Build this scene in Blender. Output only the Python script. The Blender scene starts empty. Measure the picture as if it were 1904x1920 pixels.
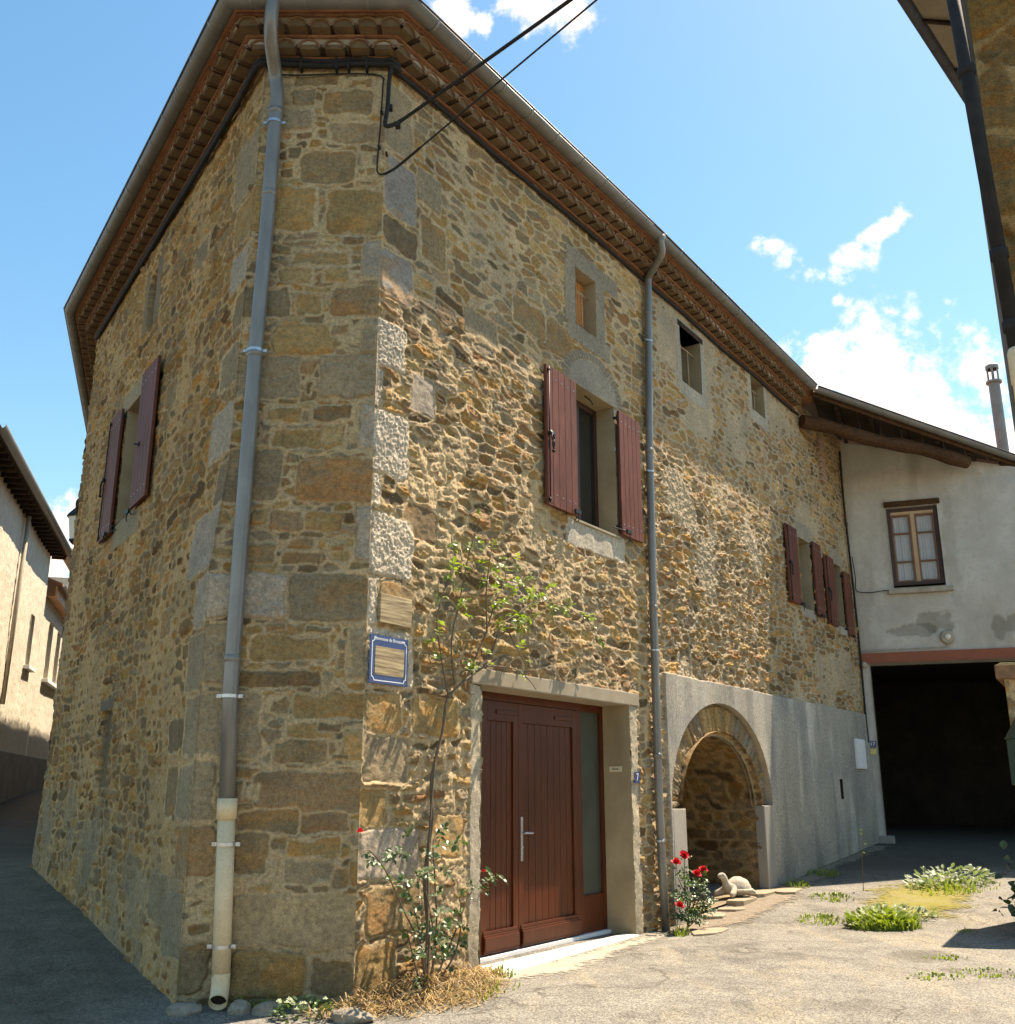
import bpy, bmesh, math, random
import numpy as np
from mathutils import Vector, Matrix
random.seed(7)
SC = bpy.context.scene
COL = SC.collection
R = math.radians

# ------------------------------------------------------------------ camera
cam = bpy.data.cameras.new("camera")
cam.sensor_fit = 'HORIZONTAL'; cam.sensor_width = 36.0
cam.lens = 36.0 * 1882.0 / 1904.0
cam.clip_start = 0.05; cam.clip_end = 2000
camo = bpy.data.objects.new("camera", cam); COL.objects.link(camo)
camo.location = (0, 0, 1.5); camo.rotation_euler = (R(90 + 15.45), 0, 0)
SC.camera = camo

# ------------------------------------------------------------------ sun, sky, exposure
SUN_AZ, SUN_EL = 54.5, 60.0          # azimuth clockwise from +Y
SKY_STRENGTH = 0.05
sl = bpy.data.lights.new("sun", 'SUN'); sl.energy = 5.0; sl.angle = R(0.55); sl.color = (1.0, 0.95, 0.86)
so = bpy.data.objects.new("sun", sl); COL.objects.link(so)
_sd = Vector((math.sin(R(SUN_AZ)) * math.cos(R(SUN_EL)), math.cos(R(SUN_AZ)) * math.cos(R(SUN_EL)), math.sin(R(SUN_EL))))
so.rotation_euler = (-_sd).to_track_quat('-Z', 'Y').to_euler()
so.location = (20, 20, 40)
SC.view_settings.view_transform = 'Standard'; SC.view_settings.look = 'None'
SC.view_settings.exposure = 1.15; SC.view_settings.gamma = 1.0
SC.view_settings.use_white_balance = True; SC.view_settings.white_balance_temperature = 7900; SC.view_settings.white_balance_tint = 16
SC.render.engine = 'CYCLES'
SC.cycles.max_bounces = 8; SC.cycles.diffuse_bounces = 5
SC.cycles.use_denoising = True

def nd(nt, t, **kw):
    n = nt.nodes.new(t)
    for k, v in kw.items():
        if k.startswith('i_'):
            n.inputs[int(k[2:])].default_value = v
        else:
            setattr(n, k, v)
    return n

def math_n(nt, op, a, b=None, clamp=False):
    n = nt.nodes.new('ShaderNodeMath'); n.operation = op; n.use_clamp = clamp
    for i, x in enumerate((a, b)):
        if x is None: continue
        if isinstance(x, (int, float)): n.inputs[i].default_value = x
        else: nt.links.new(x, n.inputs[i])
    return n.outputs[0]

def build_world():
    w = bpy.data.worlds.new("World"); SC.world = w; w.use_nodes = True
    nt = w.node_tree; nt.nodes.clear(); L = nt.links.new
    out = nd(nt, 'ShaderNodeOutputWorld'); bg = nd(nt, 'ShaderNodeBackground')
    bg.inputs[1].default_value = SKY_STRENGTH
    sky = nd(nt, 'ShaderNodeTexSky'); sky.sky_type = 'NISHITA'; sky.sun_disc = False
    sky.sun_elevation = R(SUN_EL); sky.sun_rotation = R(SUN_AZ)
    sky.altitude = 400; sky.air_density = 1.1; sky.dust_density = 0.6; sky.ozone_density = 1.6
    hsv = nd(nt, 'ShaderNodeHueSaturation'); hsv.inputs['Hue'].default_value = 0.488; hsv.inputs['Saturation'].default_value = 1.27; hsv.inputs["Value"].default_value = 2.4
    L(sky.outputs[0], hsv.inputs['Color'])
    tc = nd(nt, 'ShaderNodeTexCoord'); d = tc.outputs['Generated']
    # cumulus clouds as soft masses in the sky dome, (azimuth deg, elevation deg, radius deg, squash)
    blobs = CLOUDS
    n1 = nd(nt, 'ShaderNodeTexNoise'); n1.inputs['Scale'].default_value = 9; n1.inputs['Detail'].default_value = 8; n1.inputs['Roughness'].default_value = 0.62
    L(d, n1.inputs['Vector'])
    n2 = nd(nt, 'ShaderNodeTexNoise'); n2.inputs['Scale'].default_value = 38; n2.inputs['Detail'].default_value = 6; n2.inputs['Roughness'].default_value = 0.65
    L(d, n2.inputs['Vector'])
    wn = nd(nt, 'ShaderNodeTexNoise'); wn.inputs['Scale'].default_value = 14; wn.inputs['Detail'].default_value = 5; L(d, wn.inputs['Vector'])
    ws = nd(nt, 'ShaderNodeVectorMath', operation='SUBTRACT'); L(wn.outputs['Color'], ws.inputs[0]); ws.inputs[1].default_value = (.5, .5, .5)
    wm = nd(nt, 'ShaderNodeVectorMath', operation='SCALE'); L(ws.outputs[0], wm.inputs[0]); wm.inputs['Scale'].default_value = 0.06
    wa = nd(nt, 'ShaderNodeVectorMath', operation='ADD'); L(d, wa.inputs[0]); L(wm.outputs[0], wa.inputs[1]); dw = wa.outputs[0]
    cur = None
    for az, el, r, sq, *pk in blobs:
        v = Vector((math.sin(R(az)) * math.cos(R(el)), math.cos(R(az)) * math.cos(R(el)), math.sin(R(el))))
        # local frame: subtract centre, squash vertical
        sub = nd(nt, 'ShaderNodeVectorMath', operation='SUBTRACT'); L(dw, sub.inputs[0]); sub.inputs[1].default_value = v
        mul = nd(nt, 'ShaderNodeVectorMath', operation='MULTIPLY'); L(sub.outputs[0], mul.inputs[0]); mul.inputs[1].default_value = (1, 1, sq)
        ln = nd(nt, 'ShaderNodeVectorMath', operation='LENGTH'); L(mul.outputs[0], ln.inputs[0])
        m = math_n(nt, 'MULTIPLY', ln.outputs['Value'], 1.0 / math.radians(r))
        m = math_n(nt, 'SUBTRACT', pk[0] if pk else 1.25, m)
        cur = m if cur is None else math_n(nt, 'MAXIMUM', cur, m)
    a = math_n(nt, 'SUBTRACT', n1.outputs['Fac'], 0.5); a = math_n(nt, 'MULTIPLY', a, 3.6)
    b = math_n(nt, 'SUBTRACT', n2.outputs['Fac'], 0.5); b = math_n(nt, 'MULTIPLY', b, 2.6)
    s = math_n(nt, 'ADD', math_n(nt, 'ADD', cur, a), b)
    mr = nd(nt, 'ShaderNodeMapRange'); mr.interpolation_type = 'SMOOTHSTEP'
    mr.inputs['From Min'].default_value = 0.0; mr.inputs['From Max'].default_value = 1.0
    L(s, mr.inputs['Value'])
    # clouds only where a mass is near
    near = nd(nt, 'ShaderNodeMapRange'); near.inputs['From Min'].default_value = -0.9; near.inputs['From Max'].default_value = -0.2
    L(cur, near.inputs['Value'])
    f = math_n(nt, 'MULTIPLY', mr.outputs[0], near.outputs[0], True)
    mix = nd(nt, 'ShaderNodeMix', data_type='RGBA')
    L(f, mix.inputs['Factor']); L(hsv.outputs[0], mix.inputs[6]); mix.inputs[7].default_value = (13.5, 13.5, 13.6, 1)
    L(mix.outputs[2], bg.inputs[0]); L(bg.outputs[0], out.inputs[0])
CLOUDS = [(17.3, 17.6, 3.7, 1.0, 1.85), (20.5, 17.0, 3.9, 1.0, 1.85), (23.6, 15.4, 3.7, 1.0, 1.75), (14.4, 18.4, 2.4, 1.0, 1.9), (27, 14, 6, 1.0, 1.4), (12, 15, 3, 1, 1.5), (22, 14.6, 4.6, 1.0, 1.5), (18.8, 15.6, 4.0, 1, 1.5), (25, 15.0, 3.0, 1, 1.3),
          (18.7, 23.2, 1.7, 1.0, 1.0), (17.9, 24.3, 1.0, 1.0, .8), (20.0, 22.6, 1.0, 1, .7),
          (27.2, 21.0, 1.9, 0.9, 1.2), (26.5, 19.2, 1.1, 0.9, .8),
          (21.4, 28.1, 1.5, 1.8, .50), (22.5, 28.8, 1.4, 1.8, .55), (23.6, 29.4, 1.2, 1.6, .5), (20.4, 27.5, 1.2, 1.5, .42), (17.2, 28.8, 1.4, 1.8, .45), (15.8, 29.3, 1.2, 2, .42), (18.4, 27.6, 1.2, 1.5, .42), (20.0, 26.2, 1.0, 1.2, .35),
          (15.0, 24.0, .8, 1, .6), (13.7, 22.4, 1.0, 1, .7), (22.6, 24.6, 1.0, 1, .35), (25.5, 25.0, .9, 1, .3),
          (-3.8, 41.6, 1.7, .9, .8), (-1.6, 41.2, 1.1, .9, .5), (1.6, 42.4, 2.0, 1.2, .8), (4.4, 42.2, 2.0, 1.2, .8),
          (-24.4, 13.6, 1.7, 1.0), (-23.4, 11.6, 1.6, 1.0), (-25.6, 11.0, 1.8, 1.0)]
build_world()

# ------------------------------------------------------------------ helpers
CAMP = Vector((0, 0, 1.5))
class Wall:
    """vertical wall plane: origin, horizontal direction, outward normal"""
    def __init__(s, p0, az=None, d=None, flip=False):
        s.p0 = Vector((p0[0], p0[1], 0))
        s.d = Vector((math.sin(R(az)), math.cos(R(az)), 0)) if d is None else Vector((d[0], d[1], 0)).normalized()
        s.n = Vector((s.d.y, -s.d.x, 0)) * (-1 if flip else 1)
    def w(s, a, z, o=0.0):
        return s.p0 + s.d * a + s.n * o + Vector((0, 0, z))

def tag(o, label, cat, group=None, kind=None):
    if label: o['label'] = label
    if cat: o['category'] = cat
    if group: o['group'] = group
    if kind: o['kind'] = kind
    return o

def thing(name, loc, label, cat, group=None):
    o = bpy.data.objects.new(name, None); COL.objects.link(o); o.location = loc
    o.empty_display_size = 0.2
    return tag(o, label, cat, group)

class MB:
    def __init__(s): s.v = []; s.f = []; s.mi = []; s.m = 0
    def add(s, vs, fs):
        b = len(s.v); s.v += [tuple(x) for x in vs]
        for f in fs: s.f.append(tuple(i + b for i in f)); s.mi.append(s.m)
    def hexa(s, p):   # 8 points: bottom 4 ccw, top 4
        s.add(p, [(0, 3, 2, 1), (4, 5, 6, 7), (0, 1, 5, 4), (1, 2, 6, 5), (2, 3, 7, 6), (3, 0, 4, 7)])
    def box(s, c, sx, sy, sz, ax=(1, 0, 0), ay=(0, 1, 0), az=(0, 0, 1)):
        c = Vector(c); X = Vector(ax) * sx / 2; Y = Vector(ay) * sy / 2; Z = Vector(az) * sz / 2
        s.hexa([c - X - Y - Z, c + X - Y - Z, c + X + Y - Z, c - X + Y - Z, c - X - Y + Z, c + X - Y + Z, c + X + Y + Z, c - X + Y + Z])
    def wbox(s, W, s0, s1, z0, z1, o0, o1):
        """box on a wall plane"""
        if s0 > s1: s0, s1 = s1, s0
        p = [W.w(s0, z0, o1), W.w(s1, z0, o1), W.w(s1, z0, o0), W.w(s0, z0, o0), W.w(s0, z1, o1), W.w(s1, z1, o1), W.w(s1, z1, o0), W.w(s0, z1, o0)]
        s.hexa(p)
    def tube(s, pts, r, n=10, caps=True, closed=False):
        pts = [Vector(p) for p in pts]; rings = []
        up = None; m = len(pts)
        for i, p in enumerate(pts):
            if i == 0: t = pts[1] - pts[0]
            elif i == m - 1: t = pts[-1] - pts[-2]
            else: t = (pts[i + 1] - p).normalized() + (p - pts[i - 1]).normalized()
            t = t.normalized() if t.length > 1e-9 else Vector((0, 0, 1))
            if up is None: up = t.orthogonal().normalized()
            up = (up - t * up.dot(t)); up = up.normalized() if up.length > 1e-6 else t.orthogonal().normalized()
            b = t.cross(up); rr = r[i] if isinstance(r, (list, tuple)) else r
            rings.append([p + (up * math.cos(2 * math.pi * k / n) + b * math.sin(2 * math.pi * k / n)) * rr for k in range(n)])
        vs = [q for rg in rings for q in rg]; fs = []
        for i in range(m - 1):
            for k in range(n):
                fs.append((i * n + k, i * n + (k + 1) % n, (i + 1) * n + (k + 1) % n, (i + 1) * n + k))
        if caps: fs += [tuple(range(n - 1, -1, -1)), tuple((m - 1) * n + k for k in range(n))]
        s.add(vs, fs)
    def lathe(s, c, prof, n=16, axis=(0, 0, 1)):
        c = Vector(c); a = Vector(axis).normalized(); u = a.orthogonal().normalized(); w = a.cross(u)
        vs = []; fs = []
        for (r, h) in prof:
            for k in range(n):
                vs.append(c + a * h + (u * math.cos(2 * math.pi * k / n) + w * math.sin(2 * math.pi * k / n)) * r)
        for i in range(len(prof) - 1):
            for k in range(n):
                fs.append((i * n + k, i * n + (k + 1) % n, (i + 1) * n + (k + 1) % n, (i + 1) * n + k))
        s.add(vs, fs)
    def poly(s, pts): s.add(pts, [tuple(range(len(pts)))])
    def build(s, name, mats, parent=None, smooth=False, bevel=0.0, loc=None):
        me = bpy.data.meshes.new(name); 
        off = Vector((0, 0, 0))
        if parent is not None:
            off = world_loc(parent)
        elif loc is not None: off = Vector(loc)
        me.from_pydata([(x[0] - off.x, x[1] - off.y, x[2] - off.z) for x in s.v], [], s.f)
        if not isinstance(mats, (list, tuple)): mats = [mats]
        for m in mats: me.materials.append(m)
        me.polygons.foreach_set('material_index', s.mi)
        if smooth: me.polygons.foreach_set('use_smooth', [True] * len(me.polygons))
        me.update()
        o = bpy.data.objects.new(name, me); COL.objects.link(o)
        if parent is not None: o.parent = parent
        elif loc is not None: o.location = loc
        if bevel > 0:
            bm = bmesh.new(); bm.from_mesh(me); bmesh.ops.remove_doubles(bm, verts=bm.verts, dist=1e-5)
            es = [e for e in bm.edges if len(e.link_faces) == 2 and e.calc_face_angle(0) > R(35)]
            bmesh.ops.bevel(bm, geom=es, offset=bevel, segments=2, affect='EDGES', profile=0.6)
            bm.to_mesh(me); bm.free()
        return o

def rnd(a, b): return random.uniform(a, b)
def world_loc(o):
    p = Vector((0, 0, 0))
    while o is not None: p += o.location; o = o.parent
    return p

# numpy value noise
def _h(i, j, k):
    n = (i.astype(np.int64) * 374761393 + j.astype(np.int64) * 668265263 + int(k) * 974634777) & 0xffffffff
    n = ((n ^ (n >> 13)) * 1274126177) & 0xffffffff
    n = ((n ^ (n >> 15)) * 668265263) & 0xffffffff
    return ((n ^ (n >> 16)) & 0xffffff) / float(0xffffff)
def vn(x, y, k=0):
    i = np.floor(x); j = np.floor(y); fx = x - i; fy = y - j
    fx = fx * fx * (3 - 2 * fx); fy = fy * fy * (3 - 2 * fy)
    a = _h(i, j, k); b = _h(i + 1, j, k); c = _h(i, j + 1, k); d = _h(i + 1, j + 1, k)
    return (a + (b - a) * fx) * (1 - fy) + (c + (d - c) * fx) * fy
def fbm(x, y, k=0, o=4, g=0.5):
    s = 0; a = 1; t = 0
    for q in range(o):
        s = s + a * vn(x * 2 ** q + 17.3 * q, y * 2 ** q + 5.1 * q, k + q); t += a; a *= g
    return s / t
def sst(a, b, x):
    t = np.clip((x - a) / (b - a), 0, 1); return t * t * (3 - 2 * t)
def mixa(a, b, t): return a + (b - a) * t

# ------------------------------------------------------------------ materials
MATS = {}
def new_mat(name):
    m = bpy.data.materials.new(name); m.use_nodes = True
    nt = m.node_tree; b = nt.nodes['Principled BSDF']; MATS[name] = m
    return m, nt, b
def coords(nt, kind='Object', scale=None):
    tc = nd(nt, 'ShaderNodeTexCoord'); o = tc.outputs[kind]
    if scale:
        mp = nd(nt, 'ShaderNodeMapping'); mp.inputs['Scale'].default_value = scale; nt.links.new(o, mp.inputs['Vector']); o = mp.outputs[0]
    return o
def noise(nt, v, scale, detail=4, rough=0.55, dist=0.0):
    n = nd(nt, 'ShaderNodeTexNoise'); n.inputs['Scale'].default_value = scale; n.inputs['Detail'].default_value = detail
    n.inputs['Roughness'].default_value = rough; n.inputs['Distortion'].default_value = dist
    nt.links.new(v, n.inputs['Vector']); return n.outputs['Fac']
def ramp(nt, fac, stops):
    r = nd(nt, 'ShaderNodeValToRGB'); e = r.color_ramp.elements
    while len(e) < len(stops): e.new(0.5)
    for el, (p, c) in zip(e, stops):
        el.position = p; el.color = (c[0], c[1], c[2], 1) if not isinstance(c, (int, float)) else (c, c, c, 1)
    nt.links.new(fac, r.inputs[0]); return r.outputs[0]
def mixc(nt, fac, a, b, mode='MIX'):
    m = nd(nt, 'ShaderNodeMix', data_type='RGBA', blend_type=mode)
    for sock, x in ((m.inputs['Factor'], fac), (m.inputs[6], a), (m.inputs[7], b)):
        if isinstance(x, (int, float)): sock.default_value = x
        elif isinstance(x, tuple): sock.default_value = (x[0], x[1], x[2], 1)
        else: nt.links.new(x, sock)
    return m.outputs[2]
def bump(nt, b, h, strength=0.4, dist=0.01):
    n = nd(nt, 'ShaderNodeBump'); n.inputs['Strength'].default_value = strength; n.inputs['Distance'].default_value = dist
    nt.links.new(h, n.inputs['Height']); nt.links.new(n.outputs[0], b.inputs['Normal'])

def mottled(name, c0, c1, scale=4, rough=0.85, bscale=60, bstr=0.4, bdist=0.006, metallic=0.0, c2=None, stain=None, vstretch=1.0, spec=0.3):
    m, nt, b = new_mat(name)
    v = coords(nt, scale=(1, 1, vstretch))
    f = noise(nt, v, scale, 6, 0.6)
    col = ramp(nt, f, [(0.3, c0), (0.7, c1)])
    if c2 is not None:
        f2 = noise(nt, v, scale * 7, 4, 0.6)
        t = nd(nt, 'ShaderNodeMapRange'); t.inputs['From Min'].default_value = 0.5; t.inputs['From Max'].default_value = 0.72; nt.links.new(f2, t.inputs['Value'])
        col = mixc(nt, t.outputs[0], col, c2)
    if stain is not None:
        f3 = noise(nt, coords(nt, scale=(1, 1, 0.25)), 1.1, 5, 0.6)
        t = nd(nt, 'ShaderNodeMapRange'); t.inputs['From Min'].default_value = 0.5; t.inputs['From Max'].default_value = 0.68; nt.links.new(f3, t.inputs['Value'])
        col = mixc(nt, t.outputs[0], col, stain)
    nt.links.new(col, b.inputs['Base Color'])
    b.inputs['Roughness'].default_value = rough; b.inputs['Metallic'].default_value = metallic
    b.inputs['Specular IOR Level'].default_value = spec
    if bstr > 0:
        bump(nt, b, noise(nt, coords(nt), bscale, 5, 0.65), bstr, bdist)
    return m

def stone_mat():
    m, nt, b = new_mat('rubble_stone')
    at = nd(nt, 'ShaderNodeAttribute'); at.attribute_name = 'tone'
    v = coords(nt)
    f = noise(nt, v, 28, 6, 0.65); g = noise(nt, v, 140, 4, 0.6); h = noise(nt, v, 1.3, 4, 0.6)
    k = ramp(nt, f, [(0.25, 0.58), (0.5, 1.0), (0.75, 1.38)])
    c = mixc(nt, 1.0, at.outputs['Color'], k, 'MULTIPLY')
    k2 = ramp(nt, g, [(0.3, 0.62), (0.5, 1.0), (0.7, 1.4)])
    c = mixc(nt, 1.0, c, k2, 'MULTIPLY')
    k3 = ramp(nt, h, [(0.3, (0.8, 0.82, 0.86)), (0.6, (1.06, 1.03, 0.98))])
    c = mixc(nt, 1.0, c, k3, 'MULTIPLY')
    pit = ramp(nt, noise(nt, coords(nt, scale=(1, 1, 2.2)), 62, 3, 0.75), [(0.30, 0.45), (0.40, 1.0), (0.66, 1.0), (0.74, 1.45)])
    c = mixc(nt, 1.0, c, pit, 'MULTIPLY')
    nt.links.new(c, b.inputs['Base Color']); b.inputs['Roughness'].default_value = 0.92
    b.inputs['Specular IOR Level'].default_value = 0.2
    hh = math_n(nt, 'ADD', noise(nt, v, 85, 5, 0.7), math_n(nt, 'MULTIPLY', noise(nt, v, 260, 3, 0.6), 0.5))
    bump(nt, b, math_n(nt, 'ADD', hh, math_n(nt, 'MULTIPLY', noise(nt, v, 38, 6, 0.75), 1.2)), 0.9, 0.011)
    return m
M_STONE = stone_mat()

def wood_mat(name, c0, c1, rough=0.45, grain=(14, 14, 1.2), spec=0.4, bstr=0.15):
    m, nt, b = new_mat(name)
    v = coords(nt, scale=grain)
    f = noise(nt, v, 3.0, 6, 0.6, 0.6)
    g = noise(nt, coords(nt), 1.7, 3, 0.5)
    c = ramp(nt, f, [(0.3, c0), (0.7, c1)])
    k = ramp(nt, g, [(0.3, 0.8), (0.7, 1.15)])
    c = mixc(nt, 1.0, c, k, 'MULTIPLY')
    nt.links.new(c, b.inputs['Base Color']); b.inputs['Roughness'].default_value = rough; b.inputs['Specular IOR Level'].default_value = spec
    bump(nt, b, f, bstr, 0.004)
    return m
M_SHUT = wood_mat('red_brown_shutter_wood', (0.105, 0.032, 0.018), (0.185, 0.064, 0.040), 0.6, spec=0.2)
M_DOOR = wood_mat('varnished_door_wood', (0.048, 0.0095, 0.002), (0.115, 0.026, 0.0055), 0.42, (30, 30, 1.0), 0.3)
M_BEAM = wood_mat('old_oak_beam', (0.04, 0.019, 0.008), (0.105, 0.05, 0.022), 0.8, (6, 6, 6), 0.2, 0.5)
M_PLANK = wood_mat('dark_soffit_boards', (0.022, 0.014, 0.009), (0.06, 0.036, 0.021), 0.85, (3, 3, 3), 0.2, 0.4)
M_WOODWIN = wood_mat('window_oak', (0.16, 0.06, 0.025), (0.28, 0.12, 0.05), 0.5)
M_CASEM = wood_mat('pale_casement_wood', (0.42, 0.27, 0.15), (0.55, 0.38, 0.22), 0.5)
M_DARKWIN = wood_mat('dark_window_frame', (0.035, 0.016, 0.011), (0.07, 0.03, 0.02), 0.5)
M_ORANGE = wood_mat('orange_fascia_wood', (0.42, 0.16, 0.04), (0.55, 0.24, 0.07), 0.5)
M_ZINC = mottled('weathered_zinc', (0.155, 0.15, 0.135), (0.25, 0.24, 0.215), 5, 0.36, 40, 0.12, 0.003, 0.25, vstretch=0.35, spec=0.5)
M_ZINCD = mottled('dull_gutter_zinc', (0.15, 0.146, 0.135), (0.215, 0.21, 0.195), 4, 0.5, 40, 0.12, 0.003, 0.25)
M_ZINCEDGE = mottled('dark_gutter_lip', (0.05, 0.05, 0.055), (0.09, 0.09, 0.1), 8, 0.5, 40, 0.1, 0.003, 0.5)
M_STEEL = mottled('galvanised_steel', (0.42, 0.43, 0.44), (0.58, 0.59, 0.6), 20, 0.32, 60, 0.1, 0.002, 0.9)
M_PVC = mottled('beige_pvc', (0.66, 0.51, 0.31), (0.74, 0.59, 0.37), 6, 0.42, 30, 0.05, 0.002, c2=(0.60, 0.46, 0.28))
M_BLACK = mottled('black_rubber', (0.012, 0.011, 0.010), (0.026, 0.023, 0.021), 10, 0.75, 60, 0.2, 0.003)
M_IRON = mottled('black_iron', (0.012, 0.012, 0.013), (0.03, 0.029, 0.028), 20, 0.5, 90, 0.2, 0.002, 0.3)
M_RUST = mottled('rusty_bar_metal', (0.40, 0.28, 0.16), (0.52, 0.40, 0.26), 20, 0.6, 90, 0.2, 0.002)
M_SLAB = mottled('terracotta_slab', (0.24, 0.105, 0.058), (0.37, 0.185, 0.10), 7, 0.85, 70, 0.4, 0.004, c2=(0.22, 0.12, 0.07))
M_TILE = mottled('old_terracotta_tile', (0.14, 0.085, 0.045), (0.32, 0.165, 0.085), 5.5, 0.88, 60, 0.5, 0.005, c2=(0.12, 0.10, 0.07))
M_TILEIN = mottled('tile_mouth_fill', (0.09, 0.062, 0.034), (0.20, 0.135, 0.07), 6, 0.92, 60, 0.6, 0.006, c2=(0.17, 0.085, 0.045))
M_CMORT = mottled('cornice_mortar', (0.31, 0.265, 0.20), (0.44, 0.39, 0.31), 6, 0.92, 60, 0.6, 0.006)
M_CEMENT = mottled('trowelled_cement', (0.30, 0.275, 0.225), (0.42, 0.385, 0.32), 2.2, 0.88, 50, 0.25, 0.004, c2=(0.36, 0.33, 0.27), stain=(0.27, 0.255, 0.225))
M_SURR = mottled('window_surround_cement', (0.27, 0.22, 0.15), (0.36, 0.31, 0.225), 3.5, 0.9, 60, 0.35, 0.004, c2=(0.30, 0.25, 0.17))
M_JAMB = mottled('door_jamb_stone', (0.36, 0.29, 0.185), (0.47, 0.395, 0.27), 3.0, 0.92, 75, 0.9, 0.012, c2=(0.30, 0.25, 0.17))
M_REVEAL = mottled('plastered_reveal', (0.30, 0.235, 0.14), (0.42, 0.34, 0.215), 2.5, 0.92, 40, 0.3, 0.004, stain=(0.24, 0.19, 0.115))
M_STEP = mottled('pale_concrete_step', (0.60, 0.57, 0.51), (0.74, 0.71, 0.65), 4, 0.85, 70, 0.3, 0.003, c2=(0.55, 0.51, 0.44))
M_WHITE = mottled('white_sill_paint', (0.72, 0.71, 0.68), (0.8, 0.79, 0.77), 8, 0.6, 60, 0.1, 0.002)
M_RENDER = mottled('grey_lime_render', (0.42, 0.39, 0.34), (0.57, 0.54, 0.485), 1.7, 0.92, 34, 0.35, 0.006, c2=(0.45, 0.41, 0.345), stain=(0.33, 0.295, 0.24))
M_RENDERW = mottled('weathered_lime_render', (0.42, 0.39, 0.34), (0.57, 0.54, 0.485), 1.7, 0.92, 34, 0.35, 0.006, c2=(0.45, 0.41, 0.345), stain=(0.33, 0.295, 0.24))
_nt = M_RENDERW.node_tree; _b = _nt.nodes['Principled BSDF']; _at = nd(_nt, 'ShaderNodeAttribute'); _at.attribute_name = 'tone'
_nt.links.new(mixc(_nt, 1.0, _b.inputs['Base Color'].links[0].from_socket, _at.outputs['Color'], 'MULTIPLY'), _b.inputs['Base Color'])
M_RENDERD = mottled('bare_render_patch', (0.37, 0.335, 0.275), (0.47, 0.44, 0.38), 5, 0.95, 40, 0.5, 0.006)
M_ROUGHCAST = mottled('cream_roughcast', (0.56, 0.505, 0.385), (0.68, 0.62, 0.49), 3, 0.95, 26, 1.0, 0.03, c2=(0.42, 0.37, 0.275))
M_GREYWALL = mottled('grey_cement_wall', (0.22, 0.205, 0.175), (0.32, 0.30, 0.26), 2, 0.95, 40, 0.4, 0.006)
M_REDBEAM = mottled('red_painted_steel', (0.24, 0.062, 0.026), (0.30, 0.08, 0.034), 4, 0.5, 40, 0.1, 0.002, spec=0.4)
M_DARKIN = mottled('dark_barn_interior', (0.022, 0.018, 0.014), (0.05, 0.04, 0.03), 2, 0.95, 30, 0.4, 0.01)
M_FLUE = mottled('galvanised_flue', (0.20, 0.185, 0.165), (0.27, 0.25, 0.22), 4, 0.5, 30, 0.1, 0.002, 0.5)
M_GREENBOX = mottled('dark_green_paint', (0.010, 0.045, 0.033), (0.016, 0.062, 0.046), 8, 0.4, 60, 0.08, 0.002, spec=0.5)
M_BLUE = mottled('blue_enamel', (0.016, 0.035, 0.13), (0.022, 0.05, 0.17), 5, 0.28, 60, 0.05, 0.001, spec=0.5)
M_WHITEP = mottled('white_enamel', (0.75, 0.76, 0.78), (0.82, 0.82, 0.84), 5, 0.35, 60, 0.05, 0.001)
M_TORT = mottled('pale_cast_stone', (0.40, 0.34, 0.25), (0.62, 0.56, 0.46), 14, 0.9, 60, 0.9, 0.008, c2=(0.30, 0.25, 0.17))
M_ROCK = mottled('loose_rock', (0.20, 0.165, 0.115), (0.36, 0.31, 0.24), 7, 0.9, 50, 0.8, 0.012, c2=(0.17, 0.14, 0.10))
M_FLAG = mottled('flat_flagstone', (0.27, 0.215, 0.145), (0.40, 0.33, 0.235), 5, 0.9, 50, 0.6, 0.008, c2=(0.33, 0.23, 0.14))
M_STEM = mottled('rose_stem', (0.10, 0.075, 0.05), (0.19, 0.145, 0.10), 18, 0.85, 80, 0.4, 0.003)
M_STEMG = mottled('green_cane', (0.09, 0.085, 0.035), (0.17, 0.12, 0.06), 18, 0.75, 80, 0.3, 0.003)
M_CREAM = mottled('cream_card', (0.62, 0.53, 0.34), (0.7, 0.61, 0.42), 8, 0.6, 60, 0.05, 0.001)
M_YELLOW = mottled('yellow_sticker', (0.62, 0.50, 0.16), (0.68, 0.56, 0.22), 8, 0.5, 60, 0.02, 0.001)
M_BRICK = mottled('pale_red_brick', (0.34, 0.20, 0.13), (0.46, 0.32, 0.22), 9, 0.92, 60, 0.5, 0.006, c2=(0.45, 0.38, 0.29))
M_ROOF = mottled('roof_tile', (0.24, 0.10, 0.05), (0.38, 0.19, 0.10), 4, 0.9, 30, 0.5, 0.01)
M_LAMPG = mottled('frosted_lamp_glass', (0.66, 0.64, 0.56), (0.74, 0.72, 0.64), 6, 0.35, 30, 0.05, 0.002)
M_CURTAIN = mottled('white_net_curtain', (0.78, 0.78, 0.78), (0.86, 0.86, 0.86), 30, 0.9, 90, 0.2, 0.003)

def glass_mat(name, tint, rough=0.06, alpha=1.0):
    m, nt, b = new_mat(name)
    f = noise(nt, coords(nt), 2.2, 3, 0.5)
    c = ramp(nt, f, [(0.3, tuple(x * 0.8 for x in tint)), (0.7, tuple(x * 1.2 for x in tint))])
    nt.links.new(c, b.inputs['Base Color']); b.inputs['Roughness'].default_value = rough
    b.inputs['Specular IOR Level'].default_value = 0.6
    if alpha < 1: b.inputs['Alpha'].default_value = alpha
    bump(nt, b, noise(nt, coords(nt), 3, 2, 0.5), 0.02, 0.01)
    return m
M_GLASS = glass_mat('dark_window_glass', (0.02, 0.022, 0.02))
M_GLASSF = glass_mat('obscured_door_glass', (0.055, 0.065, 0.05), 0.3)
M_GLASSC = glass_mat('clear_pane', (0.10, 0.11, 0.12), 0.03, 0.18)

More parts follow.
